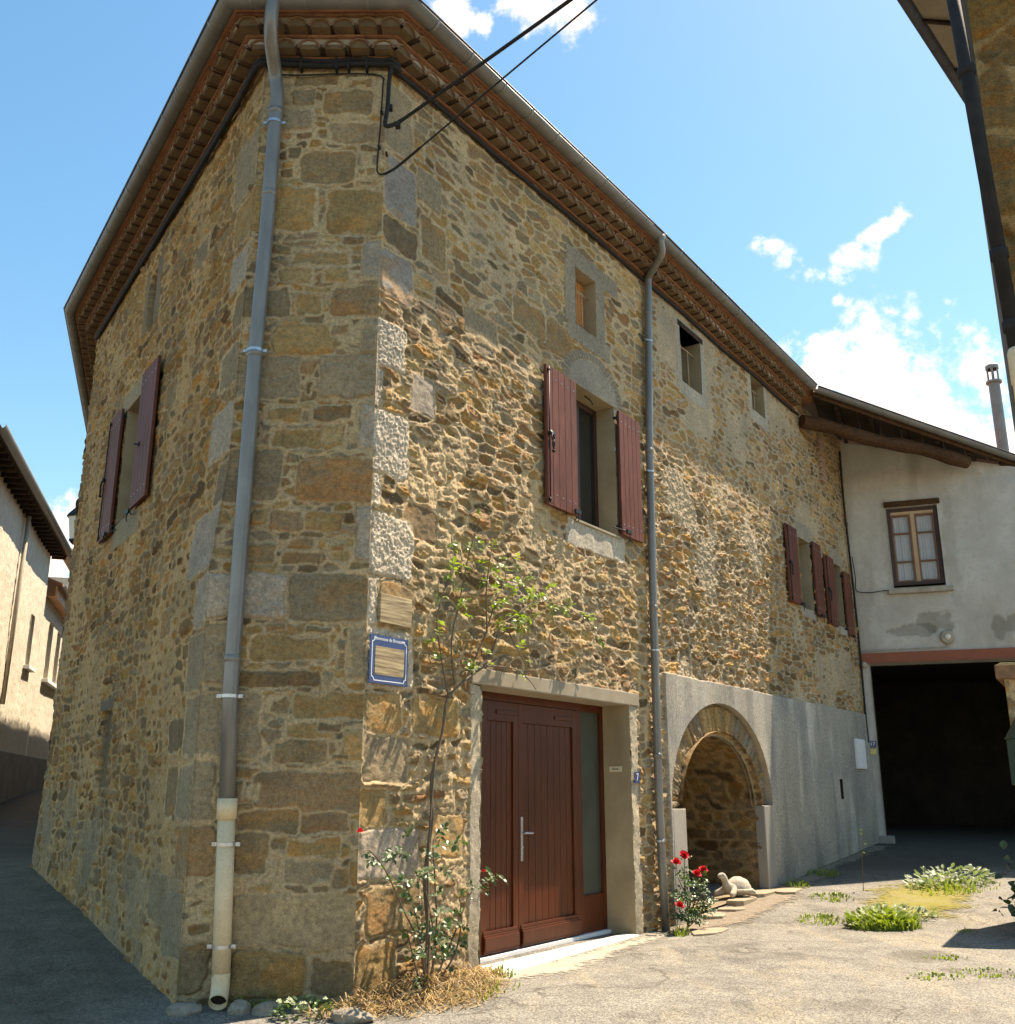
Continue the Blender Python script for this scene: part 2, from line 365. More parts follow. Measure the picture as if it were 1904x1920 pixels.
def leaf_mat(name, c0, c1, rough=0.38, tr=0.25):
    m, nt, b = new_mat(name)
    oi = nd(nt, 'ShaderNodeNewGeometry')
    c = ramp(nt, oi.outputs['Random Per Island'], [(0.0, c0), (0.55, tuple((a + q) / 2 for a, q in zip(c0, c1))), (1.0, c1)])
    nt.links.new(c, b.inputs['Base Color']); b.inputs['Roughness'].default_value = rough
    b.inputs['Specular IOR Level'].default_value = 0.5
    t = nd(nt, 'ShaderNodeBsdfTranslucent'); nt.links.new(mixc(nt, 1.0, c, (1.4, 1.5, 0.6), 'MULTIPLY'), t.inputs['Color'])
    ms = nd(nt, 'ShaderNodeMixShader'); ms.inputs[0].default_value = tr
    out = nt.nodes['Material Output']
    nt.links.new(b.outputs[0], ms.inputs[1]); nt.links.new(t.outputs[0], ms.inputs[2]); nt.links.new(ms.outputs[0], out.inputs['Surface'])
    return m
M_LEAF = leaf_mat('rose_leaf', (0.035, 0.075, 0.03), (0.085, 0.14, 0.04))
M_LEAFY = leaf_mat('young_rose_leaf', (0.13, 0.21, 0.03), (0.24, 0.33, 0.06), 0.35, 0.4)
M_GRASS = leaf_mat('grass_blade', (0.14, 0.20, 0.03), (0.28, 0.34, 0.07), 0.5, 0.35)
M_GREYLEAF = leaf_mat('silvery_weed', (0.16, 0.22, 0.12), (0.32, 0.38, 0.25), 0.5, 0.25)
M_IVY = leaf_mat('dark_ivy_leaf', (0.02, 0.04, 0.015), (0.05, 0.09, 0.03), 0.4, 0.2)
M_STRAW = leaf_mat('dry_straw', (0.20, 0.105, 0.04), (0.50, 0.36, 0.16), 0.7, 0.2)
M_MOSS = mottled('yellow_moss', (0.27, 0.235, 0.10), (0.22, 0.20, 0.03), 2.2, 0.95, 80, 0.9, 0.02, c2=(0.30, 0.26, 0.045))
M_PETAL = leaf_mat('red_petal', (0.50, 0.012, 0.03), (0.70, 0.03, 0.06), 0.5, 0.2)
M_WPETAL = leaf_mat('white_petal', (0.7, 0.7, 0.66), (0.8, 0.8, 0.76), 0.5, 0.2)

def asphalt_mat():
    m, nt, b = new_mat('worn_asphalt')
    v = coords(nt)
    big = noise(nt, v, 0.35, 5, 0.6); mid = noise(nt, v, 2.3, 6, 0.62)
    vor = nd(nt, 'ShaderNodeTexVoronoi'); vor.inputs['Scale'].default_value = 85; nt.links.new(v, vor.inputs['Vector'])
    ag = ramp(nt, vor.outputs['Color'], [(0.1, 0.42), (0.5, 1.0), (0.95, 1.7)])
    c = ramp(nt, mid, [(0.28, (0.11, 0.103, 0.086)), (0.5, (0.195, 0.184, 0.155)), (0.72, (0.275, 0.262, 0.22))])
    t = nd(nt, 'ShaderNodeMapRange'); t.inputs['From Min'].default_value = 0.42; t.inputs['From Max'].default_value = 0.62; nt.links.new(big, t.inputs['Value'])
    c = mixc(nt, math_n(nt, 'MULTIPLY', t.outputs[0], .7), c, (0.24, 0.226, 0.19))
    pn = noise(nt, v, 0.75, 6, 0.68, 0.8)
    tp = nd(nt, 'ShaderNodeMapRange'); tp.inputs['From Min'].default_value = 0.56; tp.inputs['From Max'].default_value = 0.63; nt.links.new(pn, tp.inputs['Value'])
    c = mixc(nt, math_n(nt, 'MULTIPLY', tp.outputs[0], .7), c, (0.12, 0.108, 0.085))
    dn = noise(nt, coords(nt, scale=(1.0, 0.35, 1)), 1.6, 6, 0.65, 0.5)
    td = nd(nt, 'ShaderNodeMapRange'); td.inputs['From Min'].default_value = 0.52; td.inputs['From Max'].default_value = 0.68; nt.links.new(dn, td.inputs['Value'])
    c = mixc(nt, math_n(nt, 'MULTIPLY', td.outputs[0], .6), c, (0.32, 0.28, 0.20))
    c = mixc(nt, 0.85, c, ag, 'MULTIPLY')
    # left lane: asphalt colour darkened to deepen the lane's shade
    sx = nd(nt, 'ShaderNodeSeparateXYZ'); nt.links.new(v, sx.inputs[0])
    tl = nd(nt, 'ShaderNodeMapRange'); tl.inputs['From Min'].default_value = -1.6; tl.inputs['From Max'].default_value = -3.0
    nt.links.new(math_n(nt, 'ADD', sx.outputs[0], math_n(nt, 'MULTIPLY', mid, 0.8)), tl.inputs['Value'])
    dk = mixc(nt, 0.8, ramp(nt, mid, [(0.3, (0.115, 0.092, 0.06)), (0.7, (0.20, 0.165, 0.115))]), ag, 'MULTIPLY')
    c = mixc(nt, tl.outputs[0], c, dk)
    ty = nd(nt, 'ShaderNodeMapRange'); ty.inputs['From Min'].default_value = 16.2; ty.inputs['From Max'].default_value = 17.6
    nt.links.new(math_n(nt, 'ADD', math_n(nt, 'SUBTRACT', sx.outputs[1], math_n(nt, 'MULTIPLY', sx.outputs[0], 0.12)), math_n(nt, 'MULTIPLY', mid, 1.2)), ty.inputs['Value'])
    c = mixc(nt, math_n(nt, 'MULTIPLY', ty.outputs[0], 0.8), c, (0.075, 0.062, 0.045))  # ground before the garage darkened in colour, painting its shade deeper
    # cracks
    vc = nd(nt, 'ShaderNodeTexVoronoi', feature='DISTANCE_TO_EDGE'); vc.inputs['Scale'].default_value = 0.55
    wv = nd(nt, 'ShaderNodeVectorMath', operation='ADD'); nt.links.new(v, wv.inputs[0])
    nz = nd(nt, 'ShaderNodeTexNoise'); nz.inputs['Scale'].default_value = 1.6; nz.inputs['Detail'].default_value = 6; nt.links.new(v, nz.inputs['Vector'])
    sc = nd(nt, 'ShaderNodeVectorMath', operation='SCALE'); nt.links.new(nz.outputs['Color'], sc.inputs[0]); sc.inputs['Scale'].default_value = 1.2
    nt.links.new(sc.outputs[0], wv.inputs[1]); nt.links.new(wv.outputs[0], vc.inputs['Vector'])
    ck = nd(nt, 'ShaderNodeMapRange'); ck.inputs['From Min'].default_value = 0.004; ck.inputs['From Max'].default_value = 0.014; nt.links.new(vc.outputs['Distance'], ck.inputs['Value'])
    gate = nd(nt, 'ShaderNodeMapRange'); gate.inputs['From Min'].default_value = 0.45; gate.inputs['From Max'].default_value = 0.55; nt.links.new(noise(nt, v, 0.9, 3, 0.5), gate.inputs['Value'])
    cf = math_n(nt, 'MULTIPLY', math_n(nt, 'SUBTRACT', 1.0, ck.outputs[0]), gate.outputs[0])
    c = mixc(nt, math_n(nt, 'MULTIPLY', cf, 0.6), c, (0.07, 0.06, 0.045))
    nt.links.new(c, b.inputs['Base Color']); b.inputs['Roughness'].default_value = 0.93; b.inputs['Specular IOR Level'].default_value = 0.2
    hh = math_n(nt, 'ADD', math_n(nt, 'MULTIPLY', vor.outputs['Distance'], 0.8), noise(nt, v, 120, 4, 0.6))
    bump(nt, b, hh, 0.8, 0.008)
    return m
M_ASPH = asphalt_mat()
M_DIRT = mottled('gravelly_earth', (0.17, 0.14, 0.10), (0.30, 0.25, 0.18), 11, 0.97, 60, 1.0, 0.02, c2=(0.40, 0.35, 0.27))
M_EARTH = mottled('niche_earth', (0.20, 0.15, 0.09), (0.32, 0.25, 0.16), 6, 0.97, 45, 1.0, 0.02, c2=(0.38, 0.31, 0.22))
M_PATH = mottled('pale_cement_apron', (0.32, 0.29, 0.225), (0.42, 0.385, 0.305), 3, 0.95, 60, 0.5, 0.006, c2=(0.36, 0.33, 0.26))

# ------------------------------------------------------------------ site geometry (metres; camera at the origin looking +Y)
A = Vector((-1.195, 8.46, 0))                 # right arris of the blunt prow
RW = Wall(A, az=34.62)                        # sunlit side wall
def LAx(z): return float(np.interp(z, [0, 3.3, 4.3, 8.5], [-2.55, -2.57, -2.47, -2.41]))
LA = Vector((-2.45, 8.46, 0))
LW = Wall(LA, az=-33.45, flip=True)           # shaded side wall
CW = Wall(A, d=(-1, 0), flip=True)            # blunt end wall, outward = -Y
R_END, L_END = 14.85, 7.3
LEND = LW.w(L_END, 0)
BW = Wall(LEND, az=-18.8, flip=True)          # rear stretch of the shaded side
WC = RW.w(R_END, 0)
WW = Wall(WC, d=(0.94336, -0.33177))          # rendered barn front
HW = Wall((-15, 32.8), d=(-0.2857, 0.9583))   # house across the lane

def gR(y): return np.interp(y, [-5, 4, 7, 8.46, 9.7, 12.9, 15.75, 20.5, 23, 60], [-.16, -.14, -.12, -.10, -.09, -.11, .08, .48, .56, 1.0])
def gL(y): return np.interp(y, [-5, 4, 7, 8.46, 9.8, 11.8, 13.8, 27.7, 33, 60], [-.18, -.16, -.14, -.12, .02, .24, .42, 1.36, 1.58, 2.6])
def ground_z(x, y):
    x = np.asarray(x, float); y = np.asarray(y, float)
    t = sst(-2.7, -1.2, x - 0.0 * y)
    z = mixa(gL(y), gR(y), t)
    z = z + (fbm(x * 0.9, y * 0.9, 11, 3) - .5) * 0.035
    return z
def gz(x, y): return float(ground_z(np.array([x]), np.array([y]))[0])

def build_ground():
    ys = np.concatenate([np.arange(-6, 4, 1.0), np.arange(4, 16, .12), np.arange(16, 26, .3), np.arange(26, 60, 1.2), [80, 150, 600]])
    xs = np.concatenate([[-600, -150, -80], np.arange(-40, -10, 1.5), np.arange(-10, -5, .3), np.arange(-5, 7, .12), np.arange(7, 14, .3), np.arange(14, 40, 1.5), [80, 150, 600]])
    X, Y = np.meshgrid(xs, ys); Z = ground_z(X, Y)
    nx, ny = len(xs), len(ys)
    V = np.stack([X, Y, Z], -1).reshape(-1, 3)
    idx = np.arange(nx * ny).reshape(ny, nx)
    F = np.stack([idx[:-1, :-1], idx[:-1, 1:], idx[1:, 1:], idx[1:, :-1]], -1).reshape(-1, 4)
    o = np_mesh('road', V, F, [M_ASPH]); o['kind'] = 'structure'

def np_mesh(name, V, F, mats, parent=None, tone=None, smooth=True):
    me = bpy.data.meshes.new(name); n = len(V); m = len(F)
    if parent is not None:
        V = V - np.array(world_loc(parent))
    me.vertices.add(n); me.vertices.foreach_set('co', np.asarray(V, np.float32).ravel())
    me.loops.add(m * 4); me.loops.foreach_set('vertex_index', np.asarray(F, np.int32).ravel())
    me.polygons.add(m); me.polygons.foreach_set('loop_start', np.arange(m, dtype=np.int32) * 4)
    me.polygons.foreach_set('loop_total', np.full(m, 4, np.int32))
    me.polygons.foreach_set('use_smooth', np.full(m, smooth, bool))
    for q in mats: me.materials.append(q)
    if tone is not None:
        a = me.color_attributes.new('tone', 'FLOAT_COLOR', 'POINT')
        a.data.foreach_set('color', np.concatenate([tone, np.ones((n, 1))], 1).astype(np.float32).ravel())
    me.update(calc_edges=True); me.validate()
    o = bpy.data.objects.new(name, me); COL.objects.link(o)
    if parent is not None: o.parent = parent
    return o

build_ground()

# ------------------------------------------------------------------ rubble masonry
PAL = {'br': (.285, .215, .125), 'gb': (.25, .21, .15), 'gr': (.32, .27, .195), 'pk': (.40, .305, .20), 'dk': (.165, .125, .078), 'rd': (.33, .21, .11),
       'oc': (.37, .26, .115), 'ol': (.43, .325, .17), 'lg': (.40, .355, .28), 'rb': (.29, .20, .12), 'sm': (.44, .345, .22), 'pg': (.58, .53, .42), 'bg': (.33, .31, .27)}
PAL = {k: (v[0] * 1.04, v[1] * .98, v[2] * (.87 if k not in ('lg', 'pg', 'bg') else .94)) for k, v in PAL.items()}
STONES = np.array([PAL[k] for k in ('br', 'gb', 'gr', 'oc', 'ol', 'br', 'gr', 'rb', 'br', 'oc', 'pk', 'gr', 'ol', 'gb', 'dk')])

def rubble(S, Z, seed, w, h, jw=0.012, relief=0.022, msize=1.0):
    """irregular coursed rubble: returns edge distance, per-stone random numbers, local offsets"""
    Sw = S + (fbm(S * 2.1, Z * 2.1, seed + 50, 3) - .5) * .16
    Zw = Z + (fbm(S * 1.6, Z * 1.6, seed + 60, 3) - .5) * .13 + .015 * np.sin(S * 1.3)
    gi = np.floor(Sw / w); gj = np.floor(Zw / h)
    d1 = np.full(S.shape, 9.); d2 = np.full(S.shape, 9.); id1 = np.zeros(S.shape); cs = np.zeros(S.shape); cz = np.zeros(S.shape)
    asp = h / w * 1.15
    for dj in (-2, -1, 0, 1, 2):
        for di in (-2, -1, 0, 1, 2):
            j = gj + dj; rowoff = _h(j * 0 + 7, j, seed) ; i = np.floor(Sw / w - rowoff) + di
            px = (i + rowoff + .5 + (_h(i, j, seed + 1) - .5) * .75) * w
            pz = (j + .5 + (_h(i, j, seed + 2) - .5) * .55) * h
            sz = .72 + .6 * _h(i, j, seed + 3)
            ii = np.where((np.mod(i, 2) == 1) & (_h(i - 1, j, seed + 4) < .33), i - 1, i)
            jj = np.where((np.mod(j, 2) == 1) & (_h(ii, j - 1, seed + 5) < .14), j - 1, j)
            sid = ii * 4096 + jj
            ax = np.abs(Sw - px) * asp; az = np.abs(Zw - pz)
            d = (ax ** 2.5 + az ** 2.5) ** .4 / sz
            same = sid == id1
            closer = d < d1
            # previous best becomes second best if from another stone
            d2 = np.where(closer & ~same, d1, np.where(~closer & ~same, np.minimum(d2, d), d2))
            cs = np.where(closer & ~same, px, cs); cz = np.where(closer & ~same, pz, cz)
            id1 = np.where(closer, sid, id1); d1 = np.where(closer, d, d1)
    e = (d2 - d1) * .5
    a = np.floor(id1 / 4096); b = id1 - a * 4096
    return e, a, b, Sw - cs, Zw - cz

def masonry(S, Z, seed, w=.28, h=.145, jw=.010, mort=(.46, .355, .20), relief=.02, cover=.0, rough=.006, recess=0.0, jitter=.006):
    e, a, b, ds, dz = rubble(S, Z, seed, w, h)
    hi = fbm(S * 26, Z * 26, seed + 9, 3) - .5
    lo = fbm(S * 3.1, Z * 3.1, seed + 13, 3)
    e2 = e - jw * (.5 + 1.2 * lo) + hi * jitter * 2 - cover * .03 * sst(.52, .7, fbm(S * 1.1, Z * 1.1, seed + 17, 4))
    t = sst(-.001, .010, e2)
    r1 = _h(a, b, seed + 20); r2 = _h(a, b, seed + 21); r3 = _h(a, b, seed + 22); r4 = _h(a, b, seed + 23); r5 = _h(a, b, seed + 24)
    lam = fbm(S * 5 + r1 * 50, Z * 34 + r2 * 50 + (r3 - .5) * S * 14, seed + 25, 3)
    fac = np.abs(fbm(S * 11 + r1 * 50, Z * 15 + r2 * 50, seed + 27, 3) - .5)
    face = (lam - .5) * .7 - fac * 1.2 + .15
    hs = (r1 - .42) * relief * 1.5 + (r2 - .5) * ds * .20 + (r3 - .5) * dz * .26 + face * relief * 1.0 + hi * rough * 1.6
    hm = (fbm(S * 9, Z * 9, seed + 31, 5, .65) - .5) * relief * .9 + hi * rough * 2.6 + recess
    crk = np.exp(-((e2 + .001) / .006) ** 2) * sst(.45, .65, fbm(S * 2.2, Z * 2.2, seed + 71, 3))
    H = mixa(hm, hs - recess * .3, t) - .013 * crk
    base = STONES[np.clip((r4 * len(STONES)).astype(int), 0, len(STONES) - 1)]
    var = (.80 + .34 * r5)[..., None] * (.82 + .36 * fbm(S * 11, Z * 16, seed + 41, 3))[..., None]
    cstone = base * var
    streak = sst(.5, .7, fbm(S * 5 + r2 * 9, Z * 14 + r1 * 9, seed + 45, 3))[..., None]
    cstone = mixa(cstone, cstone * np.array([1.25, .92, .62]), streak * .7)
    cm = np.array(mort) * (.84 + .32 * fbm(S * 4, Z * 4, seed + 47, 4))[..., None]
    tc = sst(-.004, .006, e2)[..., None]
    return H, mixa(cm, cstone, tc), t

def put_blocks(S, Z, H, Cc, blocks, seed, mort, jw=.012, relief=.012):
    """larger dressed or selected stones at given places; (s0,s1,z0,z1,tone)"""
    for q, (s0, s1, z0, z1, key) in enumerate(blocks):
        m = .03
        sel = (S[0] > s0 - m) & (S[0] < s1 + m); sel_i = np.where(sel)[0]
        zz = np.where((Z[:, 0] > z0 - m) & (Z[:, 0] < z1 + m))[0]
        if len(sel_i) < 2 or len(zz) < 2: continue
        ix = np.ix_(zz, sel_i); s = S[ix]; z = Z[ix]
        wx = (fbm(s * 5.5, z * 5.5, seed + q * 3, 4) - .5) * .085; wz = (fbm(s * 5.5, z * 5.5, seed + q * 3 + 1, 4) - .5) * .075
        cx, cz, hx, hz = (s0 + s1) / 2, (z0 + z1) / 2, (s1 - s0) / 2, (z1 - z0) / 2
        rr = min(hx, hz) * (.18 if key in ('lg', 'pg', 'gb', 'gr', 'sm') else .42)
        qx = np.abs(s - cx + wx) - hx + rr; qz = np.abs(z - cz + wz) - hz + rr
        sd = np.hypot(np.maximum(qx, 0), np.maximum(qz, 0)) + np.minimum(np.maximum(qx, qz), 0) - rr
        e = -sd - jw * .5 + (fbm(s * 24, z * 24, seed + q, 2) - .5) * .012
        mo = sst(-.024, -.008, e)
        if key not in ('lg', 'pg', 'sm', 'bg'): e = e - .035 * sst(.50, .78, fbm(s * 3.0, z * 3.6, seed + q + 91, 4))
        t = sst(-.002, .012, e); tc = sst(-.006, .010, e)
        r1, r2, r3 = random.random(), random.random(), random.random()
        face = fbm(s * 8 + q, z * 12, seed + q + 5, 4) - .5
        if key == 'sm': face = face * .3
        if key == 'pg': face = face * .5 + (fbm(s * 48, z * 48, seed + q + 6, 3, .7) - .5) * 1.5
        hs = (r1 - .3) * relief + (r2 - .5) * (s - cx) * .03 + (r3 - .5) * (z - cz) * .04 + face * relief * 1.5
        hm = (fbm(s * 8, z * 8, seed + 77, 3) - .5) * relief
        crk = np.exp(-((e + .001) / .006) ** 2) * sst(.45, .62, fbm(s * 3.2, z * 3.2, seed + q + 71, 3))
        H[ix] = mixa(H[ix], mixa(hm, hs, t) - .014 * crk, mo)
        cs = np.array(PAL[key]) * (.8 + .4 * fbm(s * 7, z * 11, seed + q + 8, 4))[..., None] * (.9 + .2 * r1)
        if key not in ('lg', 'pg', 'sm', 'gr'):
            st = sst(.5, .72, fbm(s * 3.5, z * 6, seed + q + 15, 3))[..., None]
            cs = mixa(cs, cs * np.array([1.3, .95, .6]), st * .8)
            st = sst(.55, .75, fbm(s * 4.5, z * 5, seed + q + 25, 3))[..., None]
            cs = mixa(cs, cs * np.array([.62, .66, .72]), st * .7)
        if key not in ('lg', 'pg', 'sm', 'bg'): cs = mixa(cs, np.array((.40, .295, .165)) * (.75 + .5 * fbm(s * 9, z * 14, seed + q + 33, 4))[..., None], .24)
        cm = np.array(mort) * (.84 + .32 * fbm(s * 4, z * 4, seed + 47, 4))[..., None]
        Cc[ix] = mixa(Cc[ix], mixa(cm, cs, tc[..., None]), mo[..., None])

def smooth_rect(S, Z, H, Cc, s0, s1, z0, z1, tone, lvl=.006, soft=.012, wob=.012, seed=5, bumpy=.004):
    wx = (fbm(S * 6, Z * 6, seed, 3) - .5) * wob * 2
    e = np.minimum(np.minimum(S - s0, s1 - S), np.minimum(Z - z0, z1 - Z)) + wx
    t = sst(0, soft, e)
    hh = lvl + (fbm(S * 5, Z * 5, seed + 3, 4) - .5) * bumpy * 2
    H[:] = mixa(H, hh, t)
    c = np.array(tone) * (.85 + .3 * fbm(S * 2.2, Z * 1.4, seed + 4, 5))[..., None]
    Cc[:] = mixa(Cc, c, t[..., None])

def snap(arr, vals):
    arr = arr.copy()
    for v in vals:
        i = int(np.argmin(np.abs(arr - v))); arr[i] = v
    return np.unique(arr)

def wall_mesh(name, parent, S, Z, H, Cc, pos, holes=(), keep=None, flip=False):
    ny, nx = S.shape
    V = pos(S, Z, H).reshape(-1, 3)
    idx = np.arange(nx * ny).reshape(ny, nx)
    F = np.stack([idx[:-1, :-1], idx[:-1, 1:], idx[1:, 1:], idx[1:, :-1]], -1)
    sc = (S[:-1, :-1] + S[1:, 1:]) / 2; zc = (Z[:-1, :-1] + Z[1:, 1:]) / 2
    k = np.ones(sc.shape, bool)
    for (s0, s1, z0, z1) in holes: k &= ~((sc > s0) & (sc < s1) & (zc > z0) & (zc < z1))
    if keep is not None: k &= keep(sc, zc)
    F = F[k]
    if flip: F = F[:, ::-1]
    used = np.zeros(nx * ny, bool); used[F.ravel()] = True
    remap = np.cumsum(used) - 1
    return np_mesh(name, V[used], remap[F], [M_STONE], parent, Cc.reshape(-1, 3)[used])

HOUSE = thing('stone_house', (-1.2, 9.5, 0), 'large ochre rubble-stone house with a blunt corner, tiled cornice and red-brown shutters', 'house')
MORT_A = (.54, .405, .235); MORT_B = (.45, .38, .27)

# openings on the sunlit wall: s0, s1, z0, z1
DOOR = (1.65, 4.66, -.30, 2.48)
WIN2 = (3.50, 4.51, 4.55, 6.27)
ATT = [(3.60, 4.10, 7.10, 7.88), (6.68, 7.44, 7.40, 8.30), (9.59, 10.21, 7.88, 8.58)]
SMALL = [(11.50, 12.10, 4.68, 5.98), (13.42, 13.98, 4.62, 5.86)]
VENT = (12.64, 12.80, 1.33, 1.68)
N_C, N_HW, N_SPR, N_RISE, N_T = 7.42, 1.38, 1.27, 1.02, .40   # niche arch: centre, half width, spring, rise, ring thickness

def arch_out(s, z, hw, rise):   # inside-test of the arch opening
    return (np.abs(s - N_C) < hw) & ((z < N_SPR) | (((s - N_C) / hw) ** 2 + ((z - N_SPR) / rise) ** 2 < 1))

def build_right_wall():
    s = [0.0]
    while s[-1] < R_END: s.append(s[-1] + .0088 + .0008 * s[-1])
    s = np.array(s); s[-1] = R_END
    z = np.arange(-.35, 8.86, .0098)
    hs = [DOOR, WIN2] + ATT + SMALL + [VENT]
    s = snap(s, [v for h in hs for v in h[:2]] + [5.62, N_C - N_HW, N_C + N_HW]); z = snap(z, [v for h in hs for v in h[2:]] + [2.96])
    S, Z = np.meshgrid(s, z)
    H1, C1, t1 = masonry(S, Z, 101, .28, .108, .007, MORT_A, .028, .6, .008, .004)
    H2, C2, t2 = masonry(S, Z, 211, .25, .098, .009, MORT_B, .028, 1.2, .009, .002)
    C2 = C2 * np.array([1.04, .98, .9])
    m = sst(-.15, .15, S - 5.62 + (fbm(S * 2, Z * 2, 3, 3) - .5) * .5)
    H = mixa(H1, H2, m); Cc = mixa(C1, C2, m[..., None])
    # the upper part is pointed flusher, the lower part is rougher
    up = sst(5.3, 6.1, Z + (fbm(S * 1.2, Z * 1.2, 77, 3) - .5) * .9)
    H *= mixa(1.25, .7, up); H *= 1 + .3 * m * (1 - up)
    qu = [(0, .42, 7.55, 8.3, 'gr'), (0, .5, 6.86, 7.5, 'bg'), (.02, .55, 6.5, 6.82, 'dk'), (0, .48, 5.95, 6.47, 'bg'), (.5, .9, 7.2, 7.6, 'gr'), (.55, 1.0, 6.6, 7.1, 'br'),
          (0, .40, 5.25, 5.72, 'pg'), (0, .1, 4.87, 5.22, 'pg'), (.5, .86, 4.95, 5.35, 'lg'), (0, .48, 4.22, 4.84, 'pg'), (0, .12, 3.9, 4.2, 'pg'), (.45, .95, 3.72, 4.05, 'dk'), (0, .58, 3.3, 3.87, 'pg'),
          (0, .12, 2.86, 3.27, 'pg'), (.14, .62, 2.9, 3.27, 'br'), (0, .62, 2.33, 2.84, 'pg'), (0, .5, 1.95, 2.3, 'oc'), (0, .6, 1.55, 1.93, 'gr'), (0, .35, 1.2, 1.5, 'oc'), (0, .75, .78, 1.18, 'lg'),
          (.1, .8, .35, .74, 'br'), (0, .5, -.1, .32, 'oc'), (.62, 1.3, 1.95, 2.3, 'oc'), (.9, 1.4, .9, 1.3, 'ol'),
          (2.9, 3.5, 6.5, 6.95, 'br'), (2.2, 2.9, 6.55, 6.95, 'br'), (1.3, 1.9, 6.1, 6.4, 'gr')]
    put_blocks(S, Z, H, Cc, qu, 500, MORT_A, relief=.016)
    # dressed surrounds laid flush in the masonry
    g = (.31, .265, .19); g2 = (.36, .31, .235)
    a = ATT[0]
    for r in ((a[0] - .27, a[0], a[2] - .05, a[3] + .02), (a[1], a[1] + .24, a[2] - .08, a[3] + .02), (a[0] - .22, a[1] + .62, a[3], a[3] + .26), (a[0] - .22, a[1] + .35, a[2] - .26, a[2])):
        smooth_rect(S, Z, H, Cc, *r, g, .012, seed=31)
    for a in ATT[1:]:
        smooth_rect(S, Z, H, Cc, a[0] - .14, a[1] + .15, a[2] - .22, a[3] + .12, (.43, .385, .30), .012, wob=.012, seed=33)
    smooth_rect(S, Z, H, Cc, WIN2[0] - .04, WIN2[1] + .03, WIN2[3], WIN2[3] + .16, g2, .014, seed=35)
    # shallow cement-filled relieving arch above the window, with small arch stones over it
    sc, zc = (WIN2[0] + WIN2[1]) / 2, WIN2[3] + .02
    rr = np.hypot((S - sc) / .60, (Z - zc) / .42)
    t = sst(1.02, .98, rr) * (Z > WIN2[3])
    H[:] = mixa(H, .012 + (fbm(S * 6, Z * 6, 9, 3) - .5) * .006, t); Cc[:] = mixa(Cc, np.array(g2) * (.85 + .3 * fbm(S * 3, Z * 3, 10, 4))[..., None], t[..., None])
    ang = np.arctan2((Z - zc) / .42, (S - sc) / .60)
    ring = sst(1.0, 1.03, rr) * sst(1.27, 1.24, rr) * (Z > WIN2[3] + .02)
    vz = np.abs(((ang / math.pi * 26) % 1) - .5) * 2
    H[:] = mixa(H, .012 - .016 * sst(.75, 1, vz), ring); Cc[:] = mixa(Cc, np.array((.30, .25, .18)) * (1.05 - .35 * sst(.7, 1, vz))[..., None], ring[..., None])
    smooth_rect(S, Z, H, Cc, WIN2[0] - .22, WIN2[1] + .19, WIN2[2] - .33, WIN2[2], (.50, .455, .36), .012, seed=37, bumpy=.012)
    smooth_rect(S, Z, H, Cc, WIN2[1], WIN2[1] + .09, WIN2[2], WIN2[3], g, .006, seed=38)
    for a in SMALL:
        smooth_rect(S, Z, H, Cc, a[0] - .1, a[1] + .2, a[3], a[3] + .32, (.36, .31, .23), .008, seed=39)
        smooth_rect(S, Z, H, Cc, a[0] - .1, a[1] + .1, a[2] - .18, a[2], (.38, .33, .25), .008, seed=40)
    # cement plinth of the rear half
    mask = sst(5.60, 5.63, S + (fbm(S * 3, Z * 3, 55, 3) - .5) * .03) * sst(2.975, 2.955, Z + (fbm(S * 3, Z * 3, 56, 3) - .5) * .03)
    hc = .050 + (fbm(S * 1.2, Z * 1.2, 57, 3) - .5) * .014 + (fbm(S * 9, Z * 9, 58, 3) - .5) * .003
    cc = np.array((.40, .372, .31)) * (.66 + .68 * fbm(S * 1.6, Z * .7, 59, 5))[..., None]
    drip = sst(.52, .72, fbm(S * 2.6, Z * .35, 61, 4))[..., None]
    cc = mixa(cc, cc * np.array([.70, .72, .73]), drip * .8)
    pale = sst(.58, .74, fbm(S * 3.4, Z * .5, 62, 4))[..., None]
    cc = mixa(cc, cc * 1.38, pale * sst(8.5, 10, S)[..., None])
    H = mixa(H, hc, mask); Cc = mixa(Cc, cc, mask[..., None])
    # door jambs and lintel stone bands
    for r in ((1.46, DOOR[0], -.3, 2.48), (DOOR[1], 4.85, -.3, 2.48)):
        smooth_rect(S, Z, H, Cc, *r, (.47, .41, .30), .012, seed=43, bumpy=.016, wob=.03)
    smooth_rect(S, Z, H, Cc, 1.44, 4.9, 2.48, 2.64, (.34, .28, .20), .014, seed=44)
    # arris stays crisp
    H *= sst(-.005, .03, S)
    # damp, dirty foot
    d = sst(.9, -.1, Z - .10 * S * .0 + (fbm(S * 1.7, Z * 1.7, 66, 4) - .5) * .7)
    Cc = Cc * mixa(1.0, .78, d)[..., None]
    def pos(S, Z, H):
        out = np.empty(S.shape + (3,))
        for q in range(3):
            out[..., q] = RW.p0[q] + RW.d[q] * S + RW.n[q] * H + (Z if q == 2 else 0)
        return out
    wall_mesh('wall', HOUSE, S, Z, H, Cc, pos, hs, lambda s, z: ~arch_out(s, z, N_HW + N_T * .97, N_RISE + N_T * .97) | ((z < N_SPR) & (np.abs(s - N_C) > N_HW)))

